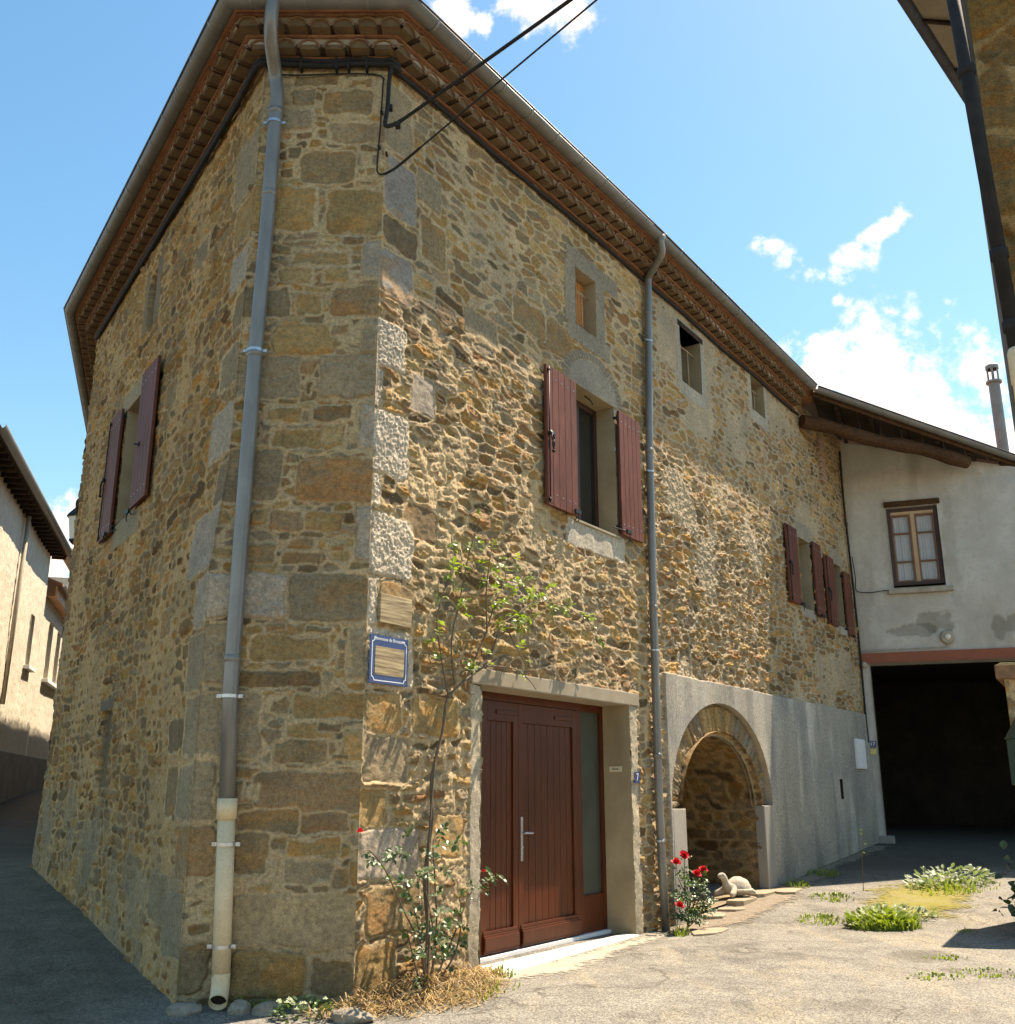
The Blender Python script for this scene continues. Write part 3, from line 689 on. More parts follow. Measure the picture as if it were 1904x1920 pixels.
CH_BLOCKS = [(0.51, 1.02, 8.21, 8.37, 'br'), (0.14, 0.4, 8.2, 8.34, 'br'), (0.75, 1.01, 8.01, 8.18, 'gb'), (0.14, 0.69, 7.87, 8.17, 'br'), (0.75, 1.29, 7.7, 7.98, 'gr'), (0.59, 0.75, 7.8, 7.86, 'gb'), (0.02, 0.62, 7.57, 7.81, 'pk'), (0.88, 1.01, 7.4, 7.53, 'dk'), (0.29, 0.88, 7.11, 7.49, 'br'), (0.13, 0.23, 7.34, 7.42, 'rd'), (0.18, 0.25, 7.22, 7.3, 'gb'), (0.12, 0.25, 7.11, 7.16, 'br'), (0.65, 1.32, 6.59, 7.09, 'oc'), (-0.02, 0.58, 6.54, 7.07, 'oc'), (0.65, 1.01, 6.46, 6.51, 'br'), (0.46, 0.6, 6.46, 6.51, 'br'), (0.3, 0.91, 6.23, 6.42, 'ol'), (0.66, 1.02, 6.06, 6.22, 'ol'), (0.32, 0.57, 6.06, 6.22, 'oc'), (0.01, 0.18, 6.13, 6.51, 'lg'), (0.88, 1.33, 5.71, 6.02, 'gb'), (0.47, 0.76, 5.96, 6.02, 'oc'), (0.55, 0.82, 5.71, 5.94, 'oc'), (0.01, 0.49, 5.72, 6.04, 'rb'), (0.41, 1.02, 5.33, 5.65, 'oc'), (0.24, 0.47, 5.52, 5.68, 'br'), (0.02, 0.17, 5.35, 5.7, 'gr'), (0.72, 1.35, 4.89, 5.32, 'gr'), (0.59, 0.74, 5.12, 5.28, 'rd'), (0.6, 0.68, 4.92, 5.07, 'dk'), (0.01, 0.55, 4.89, 5.33, 'gr'), (0.21, 0.62, 4.68, 4.84, 'dk'), (0.68, 1.05, 4.66, 4.83, 'oc'), (0.47, 0.97, 4.43, 4.61, 'oc'), (0.24, 0.48, 4.43, 4.68, 'ol'), (0.0, 0.13, 4.42, 4.85, 'lg'), (0.83, 1.36, 3.91, 4.42, 'gb'), (0.69, 0.82, 4.3, 4.38, 'gb'), (0.01, 0.68, 3.92, 4.33, 'rd'), (0.92, 1.06, 3.72, 3.86, 'oc'), (0.56, 0.88, 3.67, 3.86, 'rb'), (0.24, 0.56, 3.67, 3.84, 'oc'), (0.01, 0.13, 3.4, 3.89, 'lg'), (0.67, 0.78, 3.58, 3.66, 'dk'), (0.77, 1.06, 3.38, 3.56, 'br'), (0.39, 0.76, 3.37, 3.48, 'rb'), (0.22, 0.38, 3.48, 3.56, 'br'), (0.67, 1.41, 2.9, 3.3, 'lg'), (0.0, 0.65, 2.87, 3.3, 'gb'), (0.66, 0.83, 2.8, 2.86, 'rd'), (0.28, 0.5, 2.78, 2.84, 'br'), (1.06, 1.46, 2.33, 2.86, 'gr'), (0.3, 0.97, 2.53, 2.75, 'oc'), (0.18, 0.25, 2.47, 2.62, 'br'), (-0.02, 0.14, 2.35, 2.82, 'gr'), (0.35, 1.04, 2.32, 2.46, 'dk'), (0.25, 0.34, 2.3, 2.45, 'gr'), (0.82, 1.38, 1.74, 2.29, 'gr'), (0.61, 0.79, 2.11, 2.27, 'br'), (-0.02, 0.57, 2.05, 2.28, 'oc'), (0.24, 0.65, 1.9, 2.05, 'oc'), (0.29, 0.74, 1.69, 1.89, 'br'), (0.19, 0.36, 1.95, 2.03, 'dk'), (-0.02, 0.16, 1.7, 2.01, 'ol'), (0.11, 0.24, 1.72, 1.76, 'dk'), (1.15, 1.49, 1.25, 1.74, 'gr'), (0.77, 1.0, 1.58, 1.69, 'br'), (-0.03, 0.85, 1.32, 1.66, 'rb'), (0.92, 1.0, 1.41, 1.56, 'br'), (0.82, 0.91, 1.41, 1.53, 'dk'), (0.47, 0.98, 1.15, 1.34, 'br'), (0.08, 0.46, 1.16, 1.32, 'rb'), (1.12, 1.35, 0.83, 1.25, 'rd'), (0.69, 0.98, 0.85, 1.17, 'br'), (0.54, 0.7, 1.03, 1.15, 'br'), (0.59, 0.68, 0.79, 1.02, 'oc'), (0.14, 0.55, 0.97, 1.13, 'oc'), (0.17, 0.58, 0.78, 0.97, 'gr'), (0.07, 0.2, 0.74, 0.9, 'br'), (-0.05, 0.05, 0.73, 0.95, 'oc'), (0.66, 0.98, 0.7, 0.79, 'ol'), (-0.05, 0.96, 0.3, 0.69, 'sm'), (0.36, 0.95, -0.07, 0.3, 'oc'), (-0.05, 0.36, -0.07, 0.25, 'br'), (1.08, 1.36, -0.05, 0.36, 'br')]

def build_end_wall():
    u = np.concatenate([np.arange(0, 1.0, .009 / 1.3), [1.006]]); z = np.arange(-.4, 8.62, .0095)
    U, Z = np.meshgrid(u, z)
    wid = -1.195 - np.interp(Z, [0, 3.3, 4.3, 8.5], [-2.55, -2.57, -2.47, -2.41])
    S = U * 1.33
    H, Cc, t = masonry(S, Z, 303, .2, .1, .010, MORT_A, .014, 1.0, .006)
    bl = [(max(a, 0) if a > .05 else -.04, b if b < 1.2 else 1.40, c, d, k) for a, b, c, d, k in CH_BLOCKS]
    put_blocks(S, Z, H, Cc, bl, 900, MORT_A, .012, .024)
    H *= sst(-.004, .03, S) * sst(1.334, 1.30, S)
    d = sst(.9, -.1, Z + (fbm(S * 1.7, Z * 1.7, 66, 4) - .5) * .7)
    Cc = Cc * mixa(1.0, .8, d)[..., None]
    def pos(S, Z, H):
        out = np.empty(S.shape + (3,))
        out[..., 0] = -1.195 - U * wid; out[..., 1] = 8.46 - H; out[..., 2] = Z
        return out
    # order columns so that faces look outwards
    ny, nx = S.shape
    wall_mesh('wall', HOUSE, S, Z, H, Cc, pos, flip=True)

LWIN = (3.66, 4.46, 4.70, 6.23)
def build_left_wall():
    s = np.concatenate([[-.008], np.arange(0.002, 1, .012), np.arange(1, L_END, .017), [L_END]]); z = np.arange(-.4, 8.6, .0135)
    s = snap(s, LWIN[:2]); z = snap(z, LWIN[2:])
    S, Z = np.meshgrid(s, z)
    H, Cc, t = masonry(S, Z, 404, .225, .115, .008, MORT_A, .024, .8, .007)
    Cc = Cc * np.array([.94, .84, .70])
    bl = [(-.04, .65, 7.15, 7.8, 'gr'), (-.04, .5, 6.6, 7.08, 'oc'), (-.04, .48, 6.1, 6.5, 'lg'), (-.04, .3, 5.65, 6.0, 'gb'), (-.04, .55, 5.1, 5.5, 'gr'), (-.04, .65, 4.42, 4.9, 'lg'), (-.04, .3, 3.95, 4.36, 'gb'),
          (-.04, .78, 3.36, 3.92, 'lg'), (-.04, .4, 2.85, 3.3, 'lg'), (-.04, .5, 2.3, 2.8, 'gr'), (-.04, .4, 1.75, 2.25, 'gr'), (.42, .95, 1.82, 2.1, 'dk'), (-.04, .5, 1.25, 1.7, 'gr'), (.5, .9, 1.25, 1.7, 'br'),
          (-.04, .35, .8, 1.22, 'rd'), (-.04, .6, .2, .7, 'gr'), (.5, 1.1, .4, .8, 'gb'), (1.2, 1.6, 2.9, 3.2, 'br'), (2.1, 2.6, 5.6, 5.9, 'br'), (1.4, 1.9, 7.0, 7.3, 'gb')]
    put_blocks(S, Z, H, Cc, bl, 1400, MORT_A, .012, .014)
    # blocked attic opening and blocked slit, window dressings
    smooth_rect(S, Z, H, Cc, 3.35, 3.6, 7.1, 8.0, (.25, .20, .13), .01, seed=71); smooth_rect(S, Z, H, Cc, 3.95, 4.15, 7.1, 7.95, (.25, .20, .13), .01, seed=72)
    smooth_rect(S, Z, H, Cc, 3.6, 3.95, 7.1, 7.9, (.17, .13, .08), -.09, seed=73, wob=.004)
    smooth_rect(S, Z, H, Cc, 3.30, 4.8, 6.23, 6.5, (.34, .28, .18), .012, seed=74)
    smooth_rect(S, Z, H, Cc, 3.25, 4.6, 4.36, 4.70, (.34, .28, .18), .012, seed=75)
    smooth_rect(S, Z, H, Cc, 3.55, 4.1, 1.52, 2.36, (.20, .16, .10), -.07, seed=76, wob=.006)
    smooth_rect(S, Z, H, Cc, 3.45, 4.2, 2.37, 2.5, (.2, .165, .11), .02, seed=77)
    # cement slobbered over the foot
    f = sst(1.2, .5, Z - .1 * S + (fbm(S * 1.5, Z * 1.5, 80, 4) - .5) * .9) * .75
    cm = np.array((.34, .27, .165)) * (.75 + .5 * fbm(S * 4, Z * 4, 81, 4))[..., None]
    t2 = f * sst(.45, .62, fbm(S * 3, Z * 3, 82, 4)); H = mixa(H, (fbm(S * 4, Z * 4, 83, 4) - .5) * .03, t2); Cc = mixa(Cc, cm, t2[..., None])
    H *= sst(-.004, .03, S)
    def pos(S, Z, H):
        out = np.empty(S.shape + (3,))
        dx = (np.interp(Z, [0, 3.3, 4.3, 8.5], [-2.55, -2.57, -2.47, -2.41]) - LA.x) * np.clip(1 - S / 4.0, 0, 1)
        flare = .06 * sst(1.6, -.1, Z - .06 * S) * np.clip(S / 4, 0, 1)
        H = H + flare
        for q in range(3):
            out[..., q] = LW.p0[q] + LW.d[q] * S + LW.n[q] * H + (Z if q == 2 else 0)
        out[..., 0] += dx
        return out
    wall_mesh('wall', HOUSE, S, Z, H, Cc, pos, [LWIN], flip=True)
build_right_wall(); build_end_wall(); build_left_wall()

def build_back_walls():
    s = np.arange(0, 9.01, .05); z = np.arange(-.2, 8.8, .05)
    S, Z = np.meshgrid(s, z)
    H, Cc, t = masonry(S, Z, 606, .3, .16, .012, MORT_A, .02, .5, .006)
    def pos(S, Z, H):
        out = np.empty(S.shape + (3,))
        for q in range(3): out[..., q] = BW.p0[q] + BW.d[q] * S + BW.n[q] * H + (Z if q == 2 else 0)
        return out
    wall_mesh('wall', HOUSE, S, Z, H, Cc, pos, flip=True)
    # plain masonry closing the far side of the plan
    m = MB(); a = BW.w(9, 0); b = RW.w(14.5, 0, -.3)
    m.wbox(Wall(a, d=(b - a)), 0, (b - a).length, -.5, 8.8, -.4, 0)
    m.wbox(WW, -.42, -.02, -.5, 8.8, -8, -.02)
    # unseen neighbour house, added to cast its eave shadow across the lane
    NEIGHBOUR = Wall(HW.w(-12, 0, 3.45), d=(HW.d.x, HW.d.y), flip=True)
    m.wbox(NEIGHBOUR, 0, 26, -.5, 8.6, -3, 0)
    m.build('wall', M_GREYWALL, HOUSE)
    e = MB(); e.hexa([NEIGHBOUR.w(0, 8.72, .38), NEIGHBOUR.w(26, 8.72, .38), NEIGHBOUR.w(26, 9.9, -3.2), NEIGHBOUR.w(0, 9.9, -3.2), NEIGHBOUR.w(0, 8.80, .38), NEIGHBOUR.w(26, 8.80, .38), NEIGHBOUR.w(26, 9.98, -3.2), NEIGHBOUR.w(0, 9.98, -3.2)])
    for k in range(130): e.tube([NEIGHBOUR.w(.1 + k * .2, 8.82, .40 + rnd(0, .07)), NEIGHBOUR.w(.1 + k * .2, 9.2, -.6)], .07, 6)
    e.build('roof', M_ROOF, HOUSE)  # unseen neighbour's roof; uneven tile ends added for a jagged shadow edge
build_back_walls()

# ------------------------------------------------------------------ eaves: tiled cornice, gutter, roof
def corner(W1, W2, o):
    p, q = W1.p0 + W1.n * o, W2.p0 + W2.n * o
    den = W1.d.x * W2.d.y - W1.d.y * W2.d.x
    t = ((q.x - p.x) * W2.d.y - (q.y - p.y) * W2.d.x) / den
    return p + W1.d * t
S_JOINT = 11.75
STN = [(lambda o: RW.w(S_JOINT, 0, o), .10), (lambda o: RW.w(5.0, 0, o), .10), (lambda o: corner(RW, CW, o), .0), (lambda o: corner(CW, LW, o), .0),
       (lambda o: LW.w(2.0, 0, o), -.05), (lambda o: corner(LW, BW, o), -.08), (lambda o: BW.w(9, 0, o), -.1)]
def eave_z(W, s):
    if W is RW: return float(np.interp(s, [0, 5], [0, .10]))
    if W is CW: return 0.0
    if W is LW: return float(np.interp(s, [0, 2, 7.3], [0, -.05, -.08]))
    return -.09
def sweep(mb, prof, stn=STN, closed=True, wob=0.0):
    n = len(prof); rows = []
    for f, zo in stn:
        rows.append([f(o) + Vector((0, 0, z + zo)) for o, z in prof])
    vs = [p for r in rows for p in r]; fs = []
    for i in range(len(rows) - 1):
        for k in range(n if closed else n - 1):
            fs.append((i * n + k, i * n + (k + 1) % n, (i + 1) * n + (k + 1) % n, (i + 1) * n + k))
    if closed: fs += [tuple(range(n)), tuple(range((len(rows) - 1) * n + n - 1, (len(rows) - 1) * n - 1, -1))]
    mb.add(vs, fs)

SEGS = [(RW, None), (CW, None), (LW, None), (BW, None)]
def seg_range(W, o):
    if W is RW: return (corner(RW, CW, o) - RW.w(0, 0, o)).dot(RW.d), S_JOINT
    if W is CW: return (corner(RW, CW, o) - CW.w(0, 0, o)).dot(CW.d), (corner(CW, LW, o) - CW.w(0, 0, o)).dot(CW.d)
    if W is LW: return (corner(CW, LW, o) - LW.w(0, 0, o)).dot(LW.d), (corner(LW, BW, o) - LW.w(0, 0, o)).dot(LW.d)
    return (corner(LW, BW, o) - BW.w(0, 0, o)).dot(BW.d), 9.0

def build_cornice():
    slab = MB(); mort = MB(); tile = MB(); fill = MB()
    def slab_course(o1, z0, z1):
        for W, _ in SEGS:
            a, b = seg_range(W, o1); s = a
            while s < b - .02:
                e = min(s + rnd(.27, .31), b)
                if b - e < .08: e = b
                dz = rnd(-.004, .004); do = rnd(-.006, .006)
                zz = eave_z(W, (s + e) / 2)
                a0, _b = seg_range(W, 0.0)
                s0i = s - (a - a0) if s == a else s; e0i = e
                if e == b and W is not RW: e0i = e - (b - seg_range(W, 0.0)[1])
                p = [W.w(s, z0 + zz + dz, o1 + do), W.w(e, z0 + zz + dz, o1 + do), W.w(e0i, z0 + zz + dz, -.03), W.w(s0i, z0 + zz + dz, -.03)]
                q = [v + Vector((0, 0, z1 - z0)) for v in p]
                slab.hexa(p + q); s = e + .004
    slab_course(.055, 8.494, 8.516); slab_course(.205, 8.632, 8.654); slab_course(.340, 8.770, 8.794)
    def tile_course(o1, z0):
        h = .100; r = .114
        for W, _ in SEGS:
            a, b = seg_range(W, o1)
            n = max(1, round((b - a) / .245)); st = (b - a) / n
            for k in range(n):
                s = a + st * (k + .5) + rnd(-.008, .008); zz = eave_z(W, s) + z0 + rnd(-.004, .004); oo = o1 + rnd(-.012, .008); hh = h * rnd(.92, 1.08); r2 = r * rnd(.95, 1.04)
                N = 10; vs = []; 
                for (o, rr) in ((oo, 1.0), (oo, .80), (-.03, 1.0), (oo - .022, .80)):
                    for i in range(N + 1):
                        t = math.pi * i / N
                        vs.append(W.w(s - math.cos(t) * r2 * rr * (1.0), zz + math.sin(t) * hh * (rr if rr == 1 else .86), o))
                M = N + 1; fs = []
                for i in range(N):
                    fs.append((i, i + 1, M + i + 1, M + i)); fs.append((i, 2 * M + i, 2 * M + i + 1, i + 1)); fs.append((M + i, M + i + 1, 3 * M + i + 1, 3 * M + i))
                tile.add(vs, fs)
                fv = vs[3 * M:4 * M]; bv = [W.w(s - math.cos(math.pi * i / N) * r2 * .8, zz + .001 + math.sin(math.pi * i / N) * hh * .86, -.02) for i in range(M)]
                fill.add(fv + bv, [tuple(range(M)), (0, M - 1, 2 * M - 1, M)])
        for W, _ in SEGS:   # mortar bedding between the tiles
            a, b = seg_range(W, o1 - .035); s = a
            zz = eave_z(W, (a + b) / 2)
            N = max(2, int((b - a) / .5))
            for k in range(N):
                s0 = a + (b - a) * k / N; s1 = a + (b - a) * (k + 1) / N; zz = eave_z(W, (s0 + s1) / 2)
                mort.wbox(W, s0, s1, z0 + zz + .050, z0 + zz + .112, -.03, o1 - .030 + rnd(-.006, .006))
    tile_course(.195, 8.517); tile_course(.330, 8.657)
    slab.build('cornice_slab', M_SLAB, HOUSE, bevel=0)
    tile.build('cornice_tile', M_TILE, HOUSE, smooth=False)
    fill.build('tile_fill', M_TILEIN, HOUSE)
    mort.build('cornice_mortar', M_CMORT, HOUSE)
build_cornice()

def gutter_profile(oc, zc, r, t=.006, n=10):
    pr = [(oc + r * math.cos(math.pi + math.pi * i / n), zc + r * math.sin(math.pi + math.pi * i / n)) for i in range(n + 1)]
    inn = [(oc + (r - t) * math.cos(2 * math.pi - math.pi * i / n), zc + (r - t) * math.sin(2 * math.pi - math.pi * i / n)) for i in range(n + 1)]
    return pr + inn
def build_gutter():
    g = MB(); OC, ZC, RR = .440, 8.850, .086
    prof = gutter_profile(OC, ZC, RR)
    sweep(g, prof)
    g.m = 1
    bead = [(OC + RR + .004 + .013 * math.cos(2 * math.pi * i / 8), ZC + .004 + .013 * math.sin(2 * math.pi * i / 8)) for i in range(8)]
    sweep(g, bead)
    g.m = 2
    for W in (RW, CW, LW, BW):
        a, b = seg_range(W, OC); s = a + .38
        while s < b - .1:
            zz = eave_z(W, s)
            pr = [(OC + (RR + .006) * math.cos(math.pi + math.pi * i / 10), ZC + (RR + .006) * math.sin(math.pi + math.pi * i / 10)) for i in range(11)]
            vs = [W.w(s - .012, z + zz, o) for o, z in pr] + [W.w(s + .012, z + zz, o) for o, z in pr]
            g.add(vs, [(i, i + 1, 12 + i, 11 + i) for i in range(10)])
            g.wbox(W, s - .012, s + .012, ZC + zz + .0, ZC + zz + .02, OC + RR - .004, OC + RR + .012)
            s += rnd(.52, .60)
    g.build('gutter', [M_ZINCD, M_ZINCEDGE, M_ZINC], HOUSE, smooth=True)
    # gentle tiled roof above the gutters, sheds the sky from the attic
    ro = MB()
    edge = [f(.42) + Vector((0, 0, 8.93 + zo)) for f, zo in STN]
    edge[0] = RW.w(12.6, 9.03, .40)
    ridge = [RW.w(12.6, 11.6, -4.2), RW.w(9, 11.6, -4.2), Vector((-1.9, 15.0, 11.4)), Vector((-1.9, 15.0, 11.4)), Vector((-2.4, 16, 11.4)), Vector((-3.2, 20, 11.5)), BW.w(9, 11.5, -5)]
    for i in range(len(edge) - 1):
        ro.poly([edge[i], edge[i + 1], ridge[i + 1], ridge[i]])
        ro.poly([edge[i] - Vector((0, 0, .1)), edge[i + 1] - Vector((0, 0, .1)), edge[i + 1], edge[i]])
    # underside between the top slab and the roof
    low = [f(.37) + Vector((0, 0, 8.80 + zo)) for f, zo in STN]; low[0] = RW.w(12.5, 8.90, .36)
    for i in range(len(edge) - 1): ro.poly([low[i], low[i + 1], edge[i + 1] - Vector((0, 0, .1)), edge[i] - Vector((0, 0, .1))])
    lw0 = [f(-.2) + Vector((0, 0, 8.80 + zo)) for f, zo in STN]; lw0[0] = RW.w(12.5, 8.90, -.2)
    for i in range(len(edge) - 1): ro.poly([lw0[i], lw0[i + 1], low[i + 1], low[i]])
    ro.poly([ridge[0], ridge[1], ridge[2], ridge[5], ridge[6]])
    ro.build('roof', M_ROOF, HOUSE)
build_gutter()

def spline(pts, n=8):
    pts = [Vector(p) for p in pts]; out = []
    P = [pts[0]] + pts + [pts[-1]]
    for i in range(1, len(P) - 2):
        a, b, c, d = P[i - 1], P[i], P[i + 1], P[i + 2]
        for k in range(n):
            t = k / n
            out.append(.5 * ((2 * b) + (c - a) * t + (2 * a - 5 * b + 4 * c - d) * t * t + (3 * b - a - 3 * c + d) * t ** 3))
    out.append(pts[-1]); return out

def clamp(mb, c, r, axn, axd, w=.03):
    """pipe clip: a band plus two screwed ears"""
    c = Vector(c)
    mb.lathe(c - Vector((0, 0, w / 2)), [(r + .001, 0), (r + .008, .002), (r + .008, w - .002), (r + .001, w)], 18)
    for sg in (-1, 1):
        mb.box(c + Vector(axd) * (r + .022) * sg, .04, .02, w * .9, axd, axn)
        mb.lathe(c + Vector(axd) * (r + .028) * sg + Vector(axn) * .008, [(.0, .012), (.011, .010), (.011, 0)], 8, axn)

def build_downpipes():
    # blunt end: zinc above, beige sleeve at the foot
    P = HOUSE
    m = MB(); r = .066
    pts = [(-2.25, 7.99, 8.80), (-2.262, 8.00, 8.62), (-2.275, 8.10, 8.44)] 
    top = spline(pts + [(-2.275, 8.33, 8.26), (-2.25, 8.372, 8.05), (-2.255, 8.38, 7.85)], 6)
    body = [(-2.264, 8.38, 6.571), (-2.285, 8.38, 5.32), (-2.293, 8.38, 3.6), (-2.288, 8.38, 2.3), (-2.25, 8.375, 1.40)]
    m.tube(top + body, r, 20)
    for z, x in ((7.86, -2.256), (5.30, -2.285), (2.55, -2.29), (6.95, -2.262)):
        m.lathe((x, 8.38, z), [(r, -.03), (r + .006, -.026), (r + .006, .026), (r, .03)], 20)
    pipe = m.build('downpipe', M_ZINC, P, smooth=True)
    s = MB(); rp = .070
    s.tube([(-2.247, 8.377, 1.43), (-2.245, 8.377, 1.27)], .080, 22)
    s.tube([(-2.245, 8.377, 1.29), (-2.218, 8.372, .62), (-2.197, 8.36, .12)], rp, 22)
    el = [(-2.197, 8.36, .14), (-2.195, 8.355, .06), (-2.19, 8.325, -.01), (-2.182, 8.27, -.05)]
    el = spline(el, 5)
    s.tube(el, rp, 22, caps=False)
    s.lathe(el[-1], [(rp, 0), (rp - .006, 0), (rp - .006, -.12)], 22, (el[-1] - el[-2]).normalized())
    s.build('drain_sleeve', M_PVC, pipe, smooth=True)
    d = MB(); d.lathe(Vector(el[-1]) - (el[-1] - el[-2]).normalized() * .05, [(0, 0), (rp - .004, 0)], 20, (el[-1] - el[-2]).normalized()); d.build('pipe_mouth', M_BLACK, pipe)
    c = MB()
    for (x, y, z, rr) in ((-2.286, 8.38, 5.33, .066), (-2.289, 8.38, 2.24, .066), (-2.232, 8.375, 1.08, .070), (-2.209, 8.368, .33, .070), (-2.258, 8.38, 7.73, .066)):
        c = MB(); clamp(c, (x, y, z), rr, (0, -1, 0), (1, 0, 0), .032); c.build('pipe_clip', M_STEEL, pipe)
    # sunlit side
    m = MB(); r = .052
    w = lambda s, z, o: RW.w(s, z, o)
    top = spline([w(5.17, 8.92, .47), w(5.17, 8.82, .47), w(5.26, 8.70, .43), w(5.44, 8.60, .19), w(5.53, 8.56, .085), w(5.53, 8.42, .078)], 6)
    m.tube(top + [w(5.37, 5.94, .075), w(5.30, 3.82, .075), w(5.24, 1.38, .078), w(5.25, .6, .08), w(5.27, -.12, .09)], r, 18)
    m.tube([w(5.17, 8.93, .47), w(5.17, 8.85, .47)], [.075, .056], 18)
    for s_, z in ((5.50, 8.0), (5.36, 5.9), (5.30, 3.75), (5.245, 1.9), (5.25, .9)):
        m.lathe(w(s_, z, .076), [(r, -.03), (r + .006, -.026), (r + .006, .026), (r, .03)], 18)
    p2 = m.build('downpipe', M_ZINC, P, smooth=True)
    c = MB()
    for s_, z in ((5.475, 7.55), (5.352, 5.6), (5.285, 3.2), (5.242, .9)): 
        c = MB(); clamp(c, w(s_, z, .076), r, RW.n, RW.d, .025); c.build('pipe_clip', M_STEEL, p2)
build_downpipes()

# ------------------------------------------------------------------ window and door fittings
def recess(W, s0, s1, z0, z1, depth, mat, parent, name='reveal', back=None, lip=.012):
    m = MB()
    a, b = [W.w(s, z, lip) for s, z in ((s0, z0), (s1, z0), (s1, z1), (s0, z1))], [W.w(s, z, -depth) for s, z in ((s0, z0), (s1, z0), (s1, z1), (s0, z1))]
    t = .02
    A2 = [W.w(s, z, lip) for s, z in ((s0 - t, z0 - t), (s1 + t, z0 - t), (s1 + t, z1 + t), (s0 - t, z1 + t))]
    m.add(a + b + A2, [(0, 1, 5, 4), (1, 2, 6, 5), (2, 3, 7, 6), (3, 0, 4, 7)])
    return m.build(name, mat, parent)

def frame_rect(mb, W, s0, s1, z0, z1, w, o0, o1, wb=None):
    wb = wb or w
    mb.wbox(W, s0, s0 + w, z0, z1, o0, o1); mb.wbox(W, s1 - w, s1, z0, z1, o0, o1)
    mb.wbox(W, s0 + w + .0005, s1 - w - .0005, z1 - w, z1, o0, o1); mb.wbox(W, s0 + w + .0005, s1 - w - .0005, z0, z0 + wb, o0, o1)

def shutter(W, s0, s1, z0, z1, o0, hinge_side, parent, latch=True, bar=True, boards=5, ang=0.0, cat=True):
    """open plank shutter folded back on the wall; grooves are real gaps"""
    m = MB(); th = .036; n = boards
    if ang:
        hs = s0 if hinge_side < 0 else s1
        d = W.d if hinge_side < 0 else -W.d
        a = R(ang); dv = d * math.cos(a) + W.n * math.sin(a)
        P0 = W.w(hs, 0, o0); 
        W2 = Wall(P0, d=(dv.x, dv.y)); W2.n = (W.n * math.cos(a) - d * math.sin(a))
        L_ = s1 - s0; W, s0, s1, o0 = W2, 0, L_, 0
    bw = (s1 - s0) / n
    for k in range(n):
        m.wbox(W, s0 + bw * k + .003, s0 + bw * (k + 1) - .003, z0 + rnd(-.002, .002), z1, o0, o0 + th)
    m.wbox(W, s0 + .002, s1 - .002, z0 + .004, z1 - .004, o0 + .004, o0 + th - .009)
    sh = m.build('shutter', M_SHUT, parent, bevel=.003)
    k = MB()
    for z in (z0 + .14, z1 - .14):
        for q in range(n):
            k.lathe(W.w(s0 + bw * (q + .5), z + rnd(-.004, .004), o0 + th), [(0, .005), (.007, .004), (.008, 0)], 8, W.n)
    k.build('screw', M_STEEL, sh)
    h = MB()
    for z in (z0 + .10, z1 - .10):
        hs = s1 if hinge_side > 0 else s0
        h.lathe(W.w(hs + .012 * hinge_side, z - .04, o0 + .012), [(.012, 0), (.012, .08)], 10)
        h.wbox(W, hs - .002, hs + .03 * hinge_side, z - .015, z + .015, o0 - .04, o0 + .012)
        h.build('hinge', M_IRON, sh); h = MB()
    if bar:
        b = MB(); sb = s0 + .045 if hinge_side > 0 else s1 - .045
        b.tube([W.w(sb, z0 + .02, o0 + th + .014), W.w(sb, z1 - .02, o0 + th + .014)], .008, 8)
        for z in (z0 + .06, z0 + .5 * (z1 - z0), z1 - .06): b.wbox(W, sb - .014, sb + .014, z - .016, z + .016, o0 + th, o0 + th + .022)
        b.tube([W.w(sb, z0 + .03, o0 + th + .014), W.w(sb + .05, z0 + .02, o0 + th + .016)], .006, 6)
        b.build('locking_bar', M_IRON, sh, smooth=True)
    if latch:
        l = MB(); sb = s0 + .045 if hinge_side > 0 else s1 - .045; zc = z0 + .50 * (z1 - z0) - .02
        l.wbox(W, sb - .02, sb + .09, zc, zc + .05, o0 + th + .022, o0 + th + .034)
        l.tube(spline([W.w(sb + .03, zc + .02, o0 + th + .03), W.w(sb + .055, zc - .05, o0 + th + .045), W.w(sb + .015, zc - .10, o0 + th + .045), W.w(sb + .045, zc - .17, o0 + th + .04)], 5), .011, 8)
        l.tube(spline([W.w(sb + .03, zc + .02, o0 + th + .03), W.w(sb + .0, zc - .05, o0 + th + .045), W.w(sb + .05, zc - .10, o0 + th + .045), W.w(sb + .035, zc - .17, o0 + th + .04)], 5), .009, 8)
        l.lathe(W.w(sb + .04, zc - .19, o0 + th + .04), [(0, -.02), (.02, -.008), (.02, .008), (0, .02)], 10)
        l.build('latch', M_IRON, sh, smooth=True)
    return sh

def iron_stay(W, s, z, parent, dirn=1):
    m = MB()
    m.tube([W.w(s - .22 * dirn, z + .02, .02), W.w(s + .05 * dirn, z, .11)], .008, 6)
    m.wbox(W, s - .03, s + .09, z - .025, z + .02, .09, .115)
    m.tube([W.w(s + .04, z - .02, .10), W.w(s + .045, z - .09, .11), W.w(s + .03, z - .12, .10)], .007, 6)
    return m.build('shutter_stay', M_IRON, parent)

